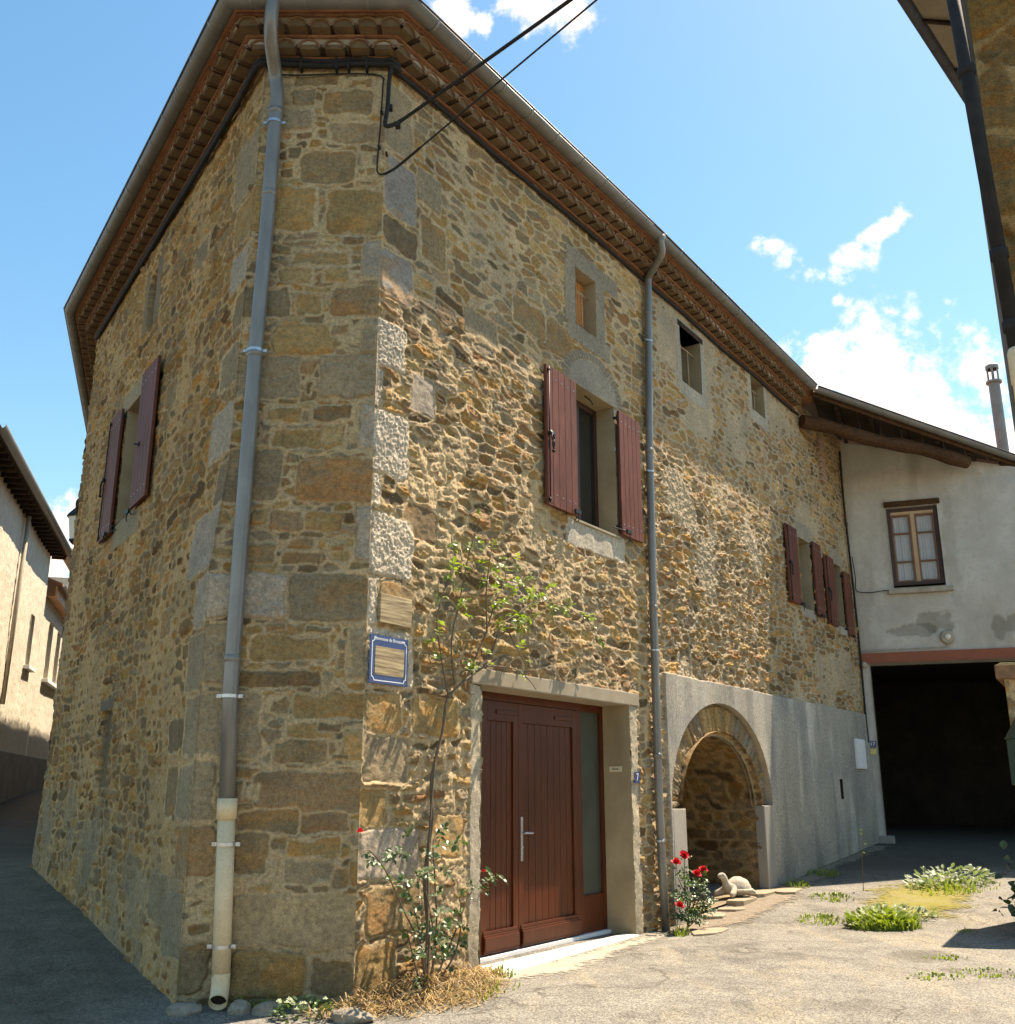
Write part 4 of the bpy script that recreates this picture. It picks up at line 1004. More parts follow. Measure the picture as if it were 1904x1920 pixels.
def window(W, h, depth, parent, wood, bars=1, panes=True, frame_w=.055, glass=None, reveal=None, name='window', mull=True):
    s0, s1, z0, z1 = h
    recess(W, s0, s1, z0, z1, depth + .16, reveal or M_REVEAL, parent)
    m = MB(); frame_rect(m, W, s0 + .002, s1 - .002, z0 + .002, z1 - .002, frame_w, -depth - .06, -depth)
    if mull:
        c = (s0 + s1) / 2; m.wbox(W, c - .045, c + .045, z0 + frame_w + .001, z1 - frame_w - .001, -depth - .05, -depth + .006)
    for b in range(bars):
        z = z0 + (z1 - z0) * (b + 1) / (bars + 1)
        if mull:
            m.wbox(W, s0 + frame_w, c - .046, z - .014, z + .014, -depth - .045, -depth - .004); m.wbox(W, c + .046, s1 - frame_w, z - .014, z + .014, -depth - .045, -depth - .004)
    f = m.build(name, wood, parent, bevel=.003)
    g = MB(); g.wbox(W, s0 + frame_w * .6, s1 - frame_w * .6, z0 + frame_w * .6, z1 - frame_w * .6, -depth - .036, -depth - .030)
    g.build('pane', glass or M_GLASS, f)
    d = MB(); d.wbox(W, s0 - .1, s1 + .1, z0 - .1, z1 + .1, -depth - .62, -depth - .6); 
    d.wbox(W, s0 - .1, s0 - .098, z0 - .1, z1 + .1, -depth - .6, -depth - .15); d.wbox(W, s1 + .098, s1 + .1, z0 - .1, z1 + .1, -depth - .6, -depth - .15)
    d.wbox(W, s0 - .1, s1 + .1, z1 + .1, z1 + .102, -depth - .6, -depth - .15); d.wbox(W, s0 - .1, s1 + .1, z0 - .102, z0 - .1, -depth - .6, -depth - .15)
    d.build('room_behind', M_DARKIN, f)
    return f

def build_openings():
    P = HOUSE
    f = window(RW, WIN2, .25, P, M_DARKWIN, 0, frame_w=.075, mull=True)
    shutter(RW, 2.78, 3.46, 4.56, 6.24, .035, 1, P)
    shutter(RW, 4.53, 5.10, 4.57, 6.22, .035, -1, P, latch=False, bar=False)
    iron_stay(RW, 4.62, 4.62, P); iron_stay(RW, 3.36, 4.60, P, -1)
    hk = MB(); hk.tube(spline([RW.w(3.95, 6.268, -.10), RW.w(4.0, 6.22, -.06), RW.w(4.08, 6.23, -.08), RW.w(4.12, 6.20, -.08)], 4), .008, 6); hk.build('lintel_hook', M_IRON, P)
    s = MB(); s.wbox(RW, 3.46, 4.55, 4.515, 4.545, -.25, .035); s.build('sill', M_SURR, P, bevel=.006)
    for i, a in enumerate(ATT):
        dd = .20 if i == 0 else .34
        recess(RW, *a, dd, M_REVEAL, P)
        b = MB(); b.wbox(RW, a[0] - .02, a[1] + .02, a[2] - .02, a[3] + .02, -dd - .02, -dd + .01)
        if i == 0:
            wf = MB(); n = 3
            for q in range(n):
                w_ = (a[1] - a[0]) / n; wf.wbox(RW, a[0] + w_ * q + .004, a[0] + w_ * (q + 1) - .004, a[2] + .02, a[3] - .02, -.185, -.16)
            wf.build('board', M_ORANGE, P)
        b.build('attic_back', M_DARKIN if i else M_PLANK, P)
        g = MB()
        nb = 2
        g.tube([RW.w(a[0] - .0, a[3] - .22, -.10), RW.w(a[1] + .0, a[3] - .22, -.10)], .008, 6); g.tube([RW.w(a[0], a[2] + .07, -.10), RW.w(a[1], a[2] + .07, -.10)], .008, 6)
        for q in range(nb):
            s_ = a[0] + (a[1] - a[0]) * (q + 1) / (nb + 1); g.tube([RW.w(s_, a[2] + .05, -.10), RW.w(s_, a[3] - .19, -.10)], .0085, 8)
        g.build('window_bars', M_RUST, P, smooth=True)
        if i == 1:
            l = MB(); l.wbox(RW, a[0] - .06, a[1] + .1, a[3] - .0, a[3] + .09, -.28, .018); l.build('wooden_lintel', M_PLANK, P, bevel=.006)
    for i, a in enumerate(SMALL):
        window(RW, a, .28, P, M_DARKWIN, 0, frame_w=.05, reveal=M_REVEAL, mull=False)
    shutter(RW, 10.68, 11.26, 4.66, 6.06, .035, 1, P, boards=4, latch=True)
    shutter(RW, 12.14, 12.60, 4.62, 6.02, .035, -1, P, boards=4, latch=False, bar=False)
    shutter(RW, 12.82, 13.38, 4.54, 5.90, .035, 1, P, boards=4, latch=True)
    shutter(RW, 14.0, 14.46, 4.48, 5.77, .035, -1, P, boards=4, latch=False, bar=False)
    iron_stay(RW, 11.2, 4.68, P, -1); iron_stay(RW, 12.3, 4.62, P); iron_stay(RW, 14.2, 4.46, P)
    s = MB(); s.wbox(RW, 13.55, 13.95, 4.42, 4.55, -.02, .06); s.build('sill', M_CMORT, P, bevel=.02)
    # shaded side window
    window(LW, LWIN, .2, P, M_DARKWIN, 1, frame_w=.06)
    shutter(LW, 2.80, 3.52, 4.67, 6.37, .04, 1, P, latch=False, bar=False)
    shutter(LW, 4.50, 5.10, 4.58, 6.26, .04, -1, P)
    iron_stay(LW, 3.4, 4.62, P, -1); iron_stay(LW, 4.6, 4.6, P)
    hk = MB(); hk.wbox(LW, 3.30, 3.36, 5.4, 5.45, .076, .09); hk.tube([LW.w(3.33, 5.42, .08), LW.w(3.33, 5.42, .13), LW.w(3.29, 5.40, .13)], .008, 6); hk.build('shutter_hook', M_IRON, P)
    # vent
    recess(RW, *VENT, .12, M_DARKIN, P, lip=.05); v = MB(); v.wbox(RW, VENT[0], VENT[1], VENT[2], VENT[3], -.14, -.11); v.build('vent_slot', M_BLACK, P)
    # brick-edged blocked opening high up beside the barn
    bk = MB(); z = 7.50; k = 0
    while z < 8.42:
        L0 = 13.16 + rnd(-.01, .01)
        for q in range(2): bk.wbox(RW, L0 + q * .15 + (.05 if k % 2 else 0), L0 + q * .15 + .14 + (.05 if k % 2 else 0), z, z + .052, -.03, .052 + rnd(0, .012))
        z += .068; k += 1
    bk.build('brick_jamb', M_BRICK, P, bevel=.006)
build_openings()

def build_door():
    P = HOUSE; s0, s1, z0, z1 = DOOR; D = .35
    recess(RW, s0, s1, -.12, z1, .55, M_REVEAL, P, lip=.014)
    j = MB()
    fr = MB(); zb = -.06; zt = 2.478
    o0, o1 = -D - .07, -D
    posts = [1.66, 2.00, 3.96, 4.64]
    # outer frame with two side lights and two leaves
    fr.wbox(RW, 1.655, 1.72, zb, zt, o0, o1); fr.wbox(RW, 4.59, 4.655, zb, zt, o0, o1)
    fr.wbox(RW, 1.7205, 4.5895, zt - .085, zt, o0, o1)
    fr.wbox(RW, 2.05, 2.14, zb, zt - .086, o0, o1 + .004); fr.wbox(RW, 4.02, 4.12, zb, zt - .086, o0, o1 + .004)
    fr.wbox(RW, 1.7205, 2.0495, zb, zb + .40, o0 + .01, o1 - .006); fr.wbox(RW, 4.1205, 4.5895, zb, zb + .40, o0 + .01, o1 - .006)
    frame = fr.build('door_frame', M_DOOR, P, bevel=.004)
    for a, b in ((1.72, 2.05), (4.12, 4.59)):
        g = MB(); g.wbox(RW, a, b, zb + .40, zt - .085, -D - .045, -D - .038); g.build('side_light', M_GLASSF, frame)
    for i, (a, b, nb) in enumerate(((2.145, 2.80, 5), (2.806, 4.015, 8))):
        m = MB(); zt2 = zt - .09
        m.wbox(RW, a, a + .09, zb + .012, zt2, o0 + .012, o1 + .006); m.wbox(RW, b - .09, b, zb + .012, zt2, o0 + .012, o1 + .006)
        m.wbox(RW, a + .091, b - .091, zt2 - .20, zt2, o0 + .012, o1 + .006); m.wbox(RW, a + .091, b - .091, zb + .012, zb + .22, o0 + .012, o1 + .002)
        w = (b - a - .182) / nb
        for q in range(nb): m.wbox(RW, a + .091 + w * q + .003, a + .091 + w * (q + 1) - .003, zb + .221, zt2 - .201, o0 + .02, o1 - .016 + rnd(-.001, .001))
        m.wbox(RW, a + .091, b - .091, zb + .221, zt2 - .201, o0 + .022, o1 - .026)
        lf = m.build('door_leaf', M_DOOR, P, bevel=.003)
        wb = MB()   # moulded weather board at the foot and a glazed-looking top strip
        for (h0, h1, ox) in ((.02, .19, .03), (.045, .17, .042), (.19, .225, .018)): wb.wbox(RW, a + .03, b - .03, zb + h0, zb + h1, o1 + .003, o1 + ox)
        wb.build('weather_board', M_DOOR, lf, bevel=.006)
        ts = MB(); ts.wbox(RW, a + .24 if i == 0 else a + .72, b - .03 if i == 0 else b - .12, zt2 - .13, zt2 - .085, o1 + .006, o1 + .02); ts.build('top_bead', M_DOOR, lf, bevel=.004)
        if i == 1:
            h = MB(); hs = a + .05
            h.wbox(RW, hs - .02, hs + .02, .78, 1.22, o1 + .006, o1 + .016)
            h.tube(spline([RW.w(hs, 1.06, o1 + .01), RW.w(hs, 1.06, o1 + .06), RW.w(hs + .03, 1.06, o1 + .065), RW.w(hs + .14, 1.055, o1 + .06)], 4), .011, 8)
            h.lathe(RW.w(hs, .92, o1 + .016), [(.016, 0), (.014, .01), (0, .012)], 10, RW.n)
            h.build('handle', M_STEEL, lf, bevel=.002)
    bk = MB(); bk.wbox(RW, 1.5, 4.8, -.1, 2.6, -.9, -.88); bk.build('hall_behind', M_DARKIN, P)
    li = MB(); li.wbox(RW, 1.47, 4.90, 2.476, 2.63, -.5, .030); li.build('door_lintel', M_SURR, P, bevel=.012)
    # threshold: white sill strip, plaster step, pale slab
    t = MB(); t.wbox(RW, 1.66, 4.65, -.10, -.058, -D - .10, -D + .05); t.build('threshold', M_WHITE, P, bevel=.006)
    t = MB(); t.wbox(RW, 1.66, 4.65, -.30, -.101, -D - .1, -.115); t.build('step_riser', M_JAMB, P, bevel=.02)
    t = MB(); p = [RW.w(1.60, -.34, .30), RW.w(4.62, -.34, .08), RW.w(4.62, -.34, -.114), RW.w(1.66, -.34, -.114)]
    q = [RW.w(1.60, -.060, .30), RW.w(4.62, -.085, .08), RW.w(4.62, -.083, -.114), RW.w(1.66, -.068, -.114)]
    t.hexa(p + q); t.build('doorstep', M_STEP, P, bevel=.015)
build_door()

def build_niche():
    P = HOUSE; D = 1.5
    # ring of rough arch stones set a little behind the cement face
    th = np.linspace(0, math.pi, 420); rr = np.linspace(-.06, N_T * .985, 44)
    Th, Rr = np.meshgrid(th, rr); arc = Th * (N_HW + .2)
    rs = random.Random(3); bd = [0.0]
    while bd[-1] < math.pi: bd.append(bd[-1] + rs.choice((.055, .075, .09, .11, .125)) * rs.uniform(.85, 1.2))
    bd = np.array(bd); bd = bd / bd[-1] * math.pi
    Tw = Th + (fbm(arc * 4, Rr * 4, 12, 3) - .5) * .06 + (Rr - .2) * (vn(arc * 1.5, arc * 0, 5) - .5) * .22
    ki = np.clip(np.searchsorted(bd, Tw) - 1, 0, len(bd) - 2)
    ed = np.minimum(Tw - bd[ki], bd[ki + 1] - Tw) * (N_HW + Rr)
    q1 = _h(ki, ki * 0, 31); q2 = _h(ki, ki * 0, 32); q3 = _h(ki, ki * 0, 33)
    inner = Rr + .05 * q2; ed = np.minimum(ed, np.minimum(inner + .01, N_T - Rr - .02 - .05 * q3))
    e2 = ed - .007 + (fbm(arc * 24, Rr * 24, 8, 3) - .5) * .022
    t = sst(-.001, .010, e2)
    H = mixa(-.075 + (fbm(arc * 9, Rr * 9, 6, 4) - .5) * .03, -.03 + (q1 - .5) * .05 + (fbm(arc * 14 + q1 * 30, Rr * 9, 7, 4) - .5) * .045 + (fbm(arc * 34, Rr * 30, 9, 3) - .5) * .018, t)
    base = STONES[np.clip((q3 * 7).astype(int), 0, len(STONES) - 1)] * (.8 + .4 * fbm(arc * 9, Rr * 9, 14, 4))[..., None] * np.array([1.05, 1.0, 1.0])
    Cc = mixa(np.array((.40, .32, .20)) * (.8 + .4 * fbm(arc * 5, Rr * 5, 15, 4))[..., None], base, sst(-.004, .006, e2)[..., None])
    def posr(S, Z, H):
        ss = N_C - np.cos(Th) * (N_HW + Rr); zz = N_SPR + np.sin(Th) * (N_RISE + Rr)
        out = np.empty(S.shape + (3,))
        for q in range(3): out[..., q] = RW.p0[q] + RW.d[q] * ss + RW.n[q] * H + (zz if q == 2 else 0)
        return out
    wall_mesh('arch_ring', P, arc, Rr, H, Cc, posr, flip=False)
    ring_m = MB(); N = 40
    for (e0, o_) in ((-.06, -.13),):
        vs = []; fs = []
        for k in range(N + 1):
            a = math.pi * k / N
            for e in (e0, N_T + .02): vs.append(RW.w(N_C - math.cos(a) * (N_HW + e), N_SPR + math.sin(a) * (N_RISE + e), o_))
        for k in range(N): fs.append((2 * k, 2 * k + 1, 2 * k + 3, 2 * k + 2))
        ring_m.add(vs, fs)
    # cut edge of the cement around the ring
    vs = []; fs = []
    for k in range(N + 1):
        a = math.pi * k / N; e = N_T * .97
        for o_ in (-.1, .046): vs.append(RW.w(N_C - math.cos(a) * (N_HW + e), N_SPR + math.sin(a) * (N_RISE + e), o_))
    for k in range(N): fs.append((2 * k, 2 * k + 1, 2 * k + 3, 2 * k + 2))
    ring_m.add(vs, fs); ring_m.build('arch_mortar', M_CMORT, P)
    # lining: jambs, vault, back, as one displaced rubble surface
    pr = []
    for z in np.arange(-.3, N_SPR, .03): pr.append((N_C - N_HW, z))
    for k in range(61):
        a = math.pi * k / 60; pr.append((N_C - math.cos(a) * N_HW, N_SPR + math.sin(a) * N_RISE))
    for z in np.arange(N_SPR - .03, -.31, -.03): pr.append((N_C + N_HW, z))
    pr = np.array(pr); seg = np.concatenate([[0], np.cumsum(np.hypot(*np.diff(pr, axis=0).T))])
    dep = np.arange(0, D + .01, .03)
    T, Dp = np.meshgrid(seg, dep); 
    H, Cc, t = masonry(Dp * 1.0 + 40, T, 707, .3, .14, .012, MORT_A, .03, .4, .008)
    cx = np.interp(T, seg, pr[:, 0]); cz = np.interp(T, seg, pr[:, 1])
    nx = (N_C - cx); nz = np.where(cz > N_SPR, N_SPR - cz, 0); ln = np.hypot(nx, nz) + 1e-6
    H = H * sst(0, .08, Dp)
    ss = cx + nx / ln * H; zz = cz + nz / ln * H
    def posf(S, Z, H):
        out = np.empty(S.shape + (3,))
        for q in range(3): out[..., q] = RW.p0[q] + RW.d[q] * ss - RW.n[q] * (Dp - .02) + (zz if q == 2 else 0)
        return out
    wall_mesh('niche_lining', P, T, Dp, H, Cc * np.array([.62, .58, .52]), posf, keep=None, flip=True)  # stone colour darkened to paint in the niche's inner shade
    s = np.arange(N_C - N_HW - .1, N_C + N_HW + .1, .017); z = np.arange(-.3, N_SPR + N_RISE + .1, .017); S, Z = np.meshgrid(s, z)
    H, Cc, t = masonry(S, Z, 717, .34, .17, .014, MORT_A, .05, .2, .008)
    def posb(S, Z, H):
        out = np.empty(S.shape + (3,))
        for q in range(3): out[..., q] = RW.p0[q] + RW.d[q] * S + RW.n[q] * (H - D) + (Z if q == 2 else 0)
        return out
    wall_mesh('niche_back', P, S, Z, H, Cc * np.array([.55, .52, .46]), posb)  # back wall dimmed in colour too, more painted shade
    f = MB()
    f.add([RW.w(N_C - N_HW - .05, -.02, .05), RW.w(N_C + N_HW + .05, .09, .05), RW.w(N_C + N_HW + .05, .10, -D - .05), RW.w(N_C - N_HW - .05, .02, -D - .05)], [(0, 1, 2, 3)])
    f.build('niche_floor', M_EARTH, P)
    # cement cheeks either side of the opening
    c = MB(); c.wbox(RW, 5.66, N_C - N_HW + .01, -.3, N_SPR - .005, -.16, .056); c.build('cement_cheek', M_CEMENT, P, bevel=.018); c = MB(); c.wbox(RW, N_C + N_HW - .01, 9.14, -.3, N_SPR - .005, -.10, .054)
    c.build('cement_cheek', M_CEMENT, P, bevel=.018)
M_ARCH = mottled('arch_schist', (0.22, 0.165, 0.095), (0.40, 0.31, 0.19), 6, 0.93, 45, 1.0, 0.02, c2=(0.16, 0.12, 0.075))
build_niche()

# ------------------------------------------------------------------ rendered barn closing the view
BARN = thing('rendered_barn', WW.w(2, .5, 0), 'grey lime-rendered barn with a dark garage opening under a red beam', 'barn')
J = Vector((5.923, 17.784, 8.924)); EE = WW.w(3.345, 8.11, .15); EDIR = (EE - J); E2 = J + EDIR * 1.75
def barn_top(s): return 8.80 - .277 * s
def build_barn():
    P = BARN
    s = np.arange(-.02, 7.01, .035); z = np.arange(-.3, 8.81, .035)
    win = (.80, 1.79, 5.51, 7.22); gar = (.19, 5.6, -.5, 3.98)
    s = snap(s, [win[0], win[1], gar[0], gar[1]]); z = snap(z, [win[2], win[3], gar[3]])
    S, Z = np.meshgrid(s, z)
    H = (fbm(S * .9, Z * .9, 21, 4) - .5) * .05 + (fbm(S * 5, Z * 5, 22, 3) - .5) * .010
    Z2 = np.where(Z > 7.3, 7.3 + (Z - 7.3) * (np.maximum(barn_top(S), 7.35) - 7.3) / 1.5, Z)
    def pos(S, Z, H):
        out = np.empty(S.shape + (3,))
        for q in range(3): out[..., q] = WW.p0[q] + WW.d[q] * S + WW.n[q] * H + (Z2 if q == 2 else 0)
        return out
    Cc = np.ones(S.shape + (3,))
    for (cs, cz, ws, hs, sd) in ((1.5, 4.80, .36, .24, 1), (1.1, 4.62, .42, .12, 2), (2.8, 4.62, .22, .24, 3), (.72, 6.6, .10, .9, 5), (1.95, 6.2, .14, 1.2, 6)):
        d = np.hypot((S - cs) / ws, (Z - cz) / hs) + (fbm(S * 5, Z * 5, 300 + sd, 4) - .5) * 1.7
        k = sst(1.0, .82, d) * (1.0 if sd not in (5, 6) else .35)
        H = H - .012 * k; Cc = mixa(Cc, Cc * np.array((.66, .655, .63)), k[..., None])
    w = wall_mesh('wall', P, S, Z, H, Cc, pos, [win, gar]); w.data.materials[0] = M_RENDERW
    # bare patches where the render has fallen away (thin, slightly set-in look is real relief)
    # garage
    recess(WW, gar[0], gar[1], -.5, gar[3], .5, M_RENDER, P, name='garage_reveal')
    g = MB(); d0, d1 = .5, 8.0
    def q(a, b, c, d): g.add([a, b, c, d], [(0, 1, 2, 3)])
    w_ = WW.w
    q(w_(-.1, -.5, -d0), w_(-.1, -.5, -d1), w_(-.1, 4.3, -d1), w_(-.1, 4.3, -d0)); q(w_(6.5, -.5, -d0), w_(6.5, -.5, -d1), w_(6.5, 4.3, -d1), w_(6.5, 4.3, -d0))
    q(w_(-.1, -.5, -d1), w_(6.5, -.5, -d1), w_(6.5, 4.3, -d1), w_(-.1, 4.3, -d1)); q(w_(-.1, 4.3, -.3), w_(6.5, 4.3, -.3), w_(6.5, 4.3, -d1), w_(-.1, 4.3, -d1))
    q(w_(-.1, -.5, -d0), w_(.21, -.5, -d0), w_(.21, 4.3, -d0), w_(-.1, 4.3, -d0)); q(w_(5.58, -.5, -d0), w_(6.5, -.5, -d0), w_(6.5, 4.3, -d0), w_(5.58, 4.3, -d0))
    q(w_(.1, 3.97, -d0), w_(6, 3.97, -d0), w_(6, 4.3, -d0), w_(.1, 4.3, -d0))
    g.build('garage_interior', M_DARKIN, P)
    b = MB(); b.wbox(WW, -.0, 6.2, 3.985, 4.185, -.25, .055); b.wbox(WW, -.0, 6.2, 3.975, 3.995, .056, .075); b.build('lintel_beam', M_REDBEAM, P, bevel=.004)
    # window
    f = MB(); a = win
    recess(WW, *win, .30, M_RENDER, P, lip=.02)
    frame_rect(f, WW, a[0] + .002, a[1] - .002, a[2] + .06, a[3] - .002, .07, -.20, -.085)
    fr = f.build('window', M_DARKWIN, P, bevel=.004)
    c = MB(); s0, s1, z0, z1 = a[0] + .075, a[1] - .075, a[2] + .10, a[3] - .075; mid = (s0 + s1) / 2
    c.wbox(WW, mid - .04, mid + .04, z0, z1, -.19, -.10); c.wbox(WW, s0, s1, z1 - .06, z1 - .001, -.188, -.102)
    c.wbox(WW, s0, s1, z0 - .03, z0 + .03, -.188, -.095)
    c.build('casement', M_CASEM, fr, bevel=.004)
    d = MB()
    for (p, q_) in ((s0, mid - .041), (mid + .041, s1)):
        frame_rect(d, WW, p, q_, z0 + .031, z1 - .061, .035, -.185, -.11)
        h = z1 - z0 - .09
        for k in (.30, .72): d.wbox(WW, p + .036, q_ - .036, z0 + .03 + h * k - .014, z0 + .03 + h * k + .014, -.18, -.115)
    d.build('glazing_bars', M_WOODWIN, fr, bevel=.003)
    gl = MB(); gl.wbox(WW, s0, s1, z0 + .03, z1 - .06, -.160, -.155); gl.build('pane', M_GLASSC, fr)
    cu = MB(); n = 60; vs = []
    for k in range(n + 1):
        ss = s0 + (s1 - s0) * k / n; oo = -.19 + .012 * math.sin(k * 1.7) + .008 * math.sin(k * .6)
        vs += [WW.w(ss, z0, oo), WW.w(ss, z1 - .05, oo)]
    cu.add(vs, [(2 * k, 2 * k + 2, 2 * k + 3, 2 * k + 1) for k in range(n)]); cu.build('curtain', M_CURTAIN, fr, smooth=True)
    rm = MB(); rm.wbox(WW, s0 - .3, s1 + .3, z0 - .3, z1 + .3, -.62, -.6); rm.build('room_behind', M_DARKIN, fr)
    l = MB(); l.wbox(WW, .76, 1.85, 7.235, 7.35, -.15, .045); l.build('wooden_lintel', M_BEAM, P, bevel=.008)
    sl = MB(); sl.wbox(WW, .68, 1.92, 5.375, 5.475, -.12, .11); sl.build('sill', M_CMORT, P, bevel=.012)
    # pier foot
    ft = MB(); ft.wbox(WW, .03, .34, .2, .62, -.3, .07); ft.build('pier_foot', M_GREYWALL, P, bevel=.03)
    # roof: soffit boards, eave board, log beam, gutter
    EN = Vector((EDIR.y, -EDIR.x, 0)).normalized()
    so_ = MB(); n = 16; up = Vector((0, 0, 1))
    for k in range(n):
        t0, t1 = k / n, (k + 1) / n - .006
        def wl(t): 
            s_ = -.3 + 6.4 * t; return WW.w(s_, barn_top(s_) + .10, -.12)
        def el(t): return J + EDIR * (1.75 * t) - Vector((0, 0, .10)) - EN * .20
        p = [el(t0), el(t1), wl(t1), wl(t0)]
        off_ = Vector((0, 0, rnd(-.012, .012)))
        so_.hexa([v + off_ for v in p] + [v + off_ + Vector((0, 0, .03)) for v in p])
    so_.build('soffit_board', M_PLANK, P)
    rf = MB(); back = [J + Vector((-2.0, 8, 2.2)), E2 + Vector((-1.0, 8, 2.2))]
    rf.add([J - EN * .16, E2 - EN * .16, back[1], back[0], J - EN * .16 - up * .06, E2 - EN * .16 - up * .06, back[1] - up * .06, back[0] - up * .06], [(0, 1, 2, 3), (7, 6, 5, 4), (0, 4, 5, 1)])
    rf.build('roof', M_ROOF, P)
    ed = EDIR.normalized(); en = Vector((ed.y, -ed.x, 0)).normalized()
    eb = MB(); eb.box(J + EDIR * .875 - up * .12 - en * .185, EDIR.length * 1.75, .03, .10, ed, en, ed.cross(en) * -1)
    eb.build('eave_board', M_BEAM, P)
    for k in range(9):   # rafter tails, a warm patch on each
        t = .12 + k * .17; rt = MB(); c0 = J + EDIR * t - up * .17 - en * .24
        s_ = -.3 + 6.4 * (t / 1.75); c1 = WW.w(s_, barn_top(s_) + .03, -.1)
        rt.tube([c0, c1], .05, 4); rt.build('rafter', M_PLANK, P)
    bm = MB(); b0 = Vector((5.72, 18.35, 8.40)); b1 = WW.w(2.42, 7.95, .45)
    pts = [b0.lerp(b1, k / 10) + Vector((0, 0, .03 * math.sin(k * 1.1))) for k in range(11)]
    bm.tube(pts, [.135 + .012 * math.sin(k * 2.3) for k in range(11)], 12); bm.build('log_beam', M_BEAM, P, smooth=False, bevel=.0)
    gu = MB(); OC = -.09; RR = .088
    prof = gutter_profile(0, 0, RR); zdir = ed.cross(en) * -1
    if zdir.z < 0: zdir = -zdir
    vs = []; 
    for t in (0.0, 1.75):
        c0 = J + EDIR * t + en * OC - up * .02
        vs += [c0 + en * o + zdir * z for o, z in prof]
    n = len(prof); gu.add(vs, [(k, (k + 1) % n, n + (k + 1) % n, n + k) for k in range(n)])
    gu.m = 1
    gu.tube([J + en * (OC + RR + .003) - up * .016, E2 + en * (OC + RR + .003) - up * .016], .013, 8)
    gu.m = 0
    for k in range(13):
        c0 = J + EDIR * (.06 + k * .13) + en * OC - up * .02
        pr = [(math.cos(math.pi + math.pi * i / 10) * (RR + .006), math.sin(math.pi + math.pi * i / 10) * (RR + .006)) for i in range(11)]
        gu.add([c0 - ed * .012 + en * o + zdir * z for o, z in pr] + [c0 + ed * .012 + en * o + zdir * z for o, z in pr], [(i, i + 1, 12 + i, 11 + i) for i in range(10)])
    gu.build('gutter', [M_ZINCD, M_ZINCEDGE], P, smooth=True)
    # flue pipe
    fl = MB(); b = Vector((11.5, 22.05, 8.2)); r = .125
    fl.lathe(b, [(r, 0), (r, 2.55), (r + .05, 2.55), (r + .05, 2.6), (r + .01, 2.6)], 20)
    for k in range(6):
        a = 2 * math.pi * k / 6; fl.box(b + Vector((math.cos(a) * r, math.sin(a) * r, 2.75)), .05, .015, .32, (-math.sin(a), math.cos(a), 0), (math.cos(a), math.sin(a), 0))
    fl.lathe(b, [(r + .02, 2.9), (r + .02, 2.99), (r * .6, 3.04), (0, 3.05)], 20)
    fl.build('flue_pipe', M_FLUE, P, smooth=False)
    # plain sides to close the volume
    sd = MB(); sd.wbox(WW, 6.99, 7.4, -.5, 6.8, -8, -.0); sd.build('wall', M_GREYWALL, P)
build_barn()

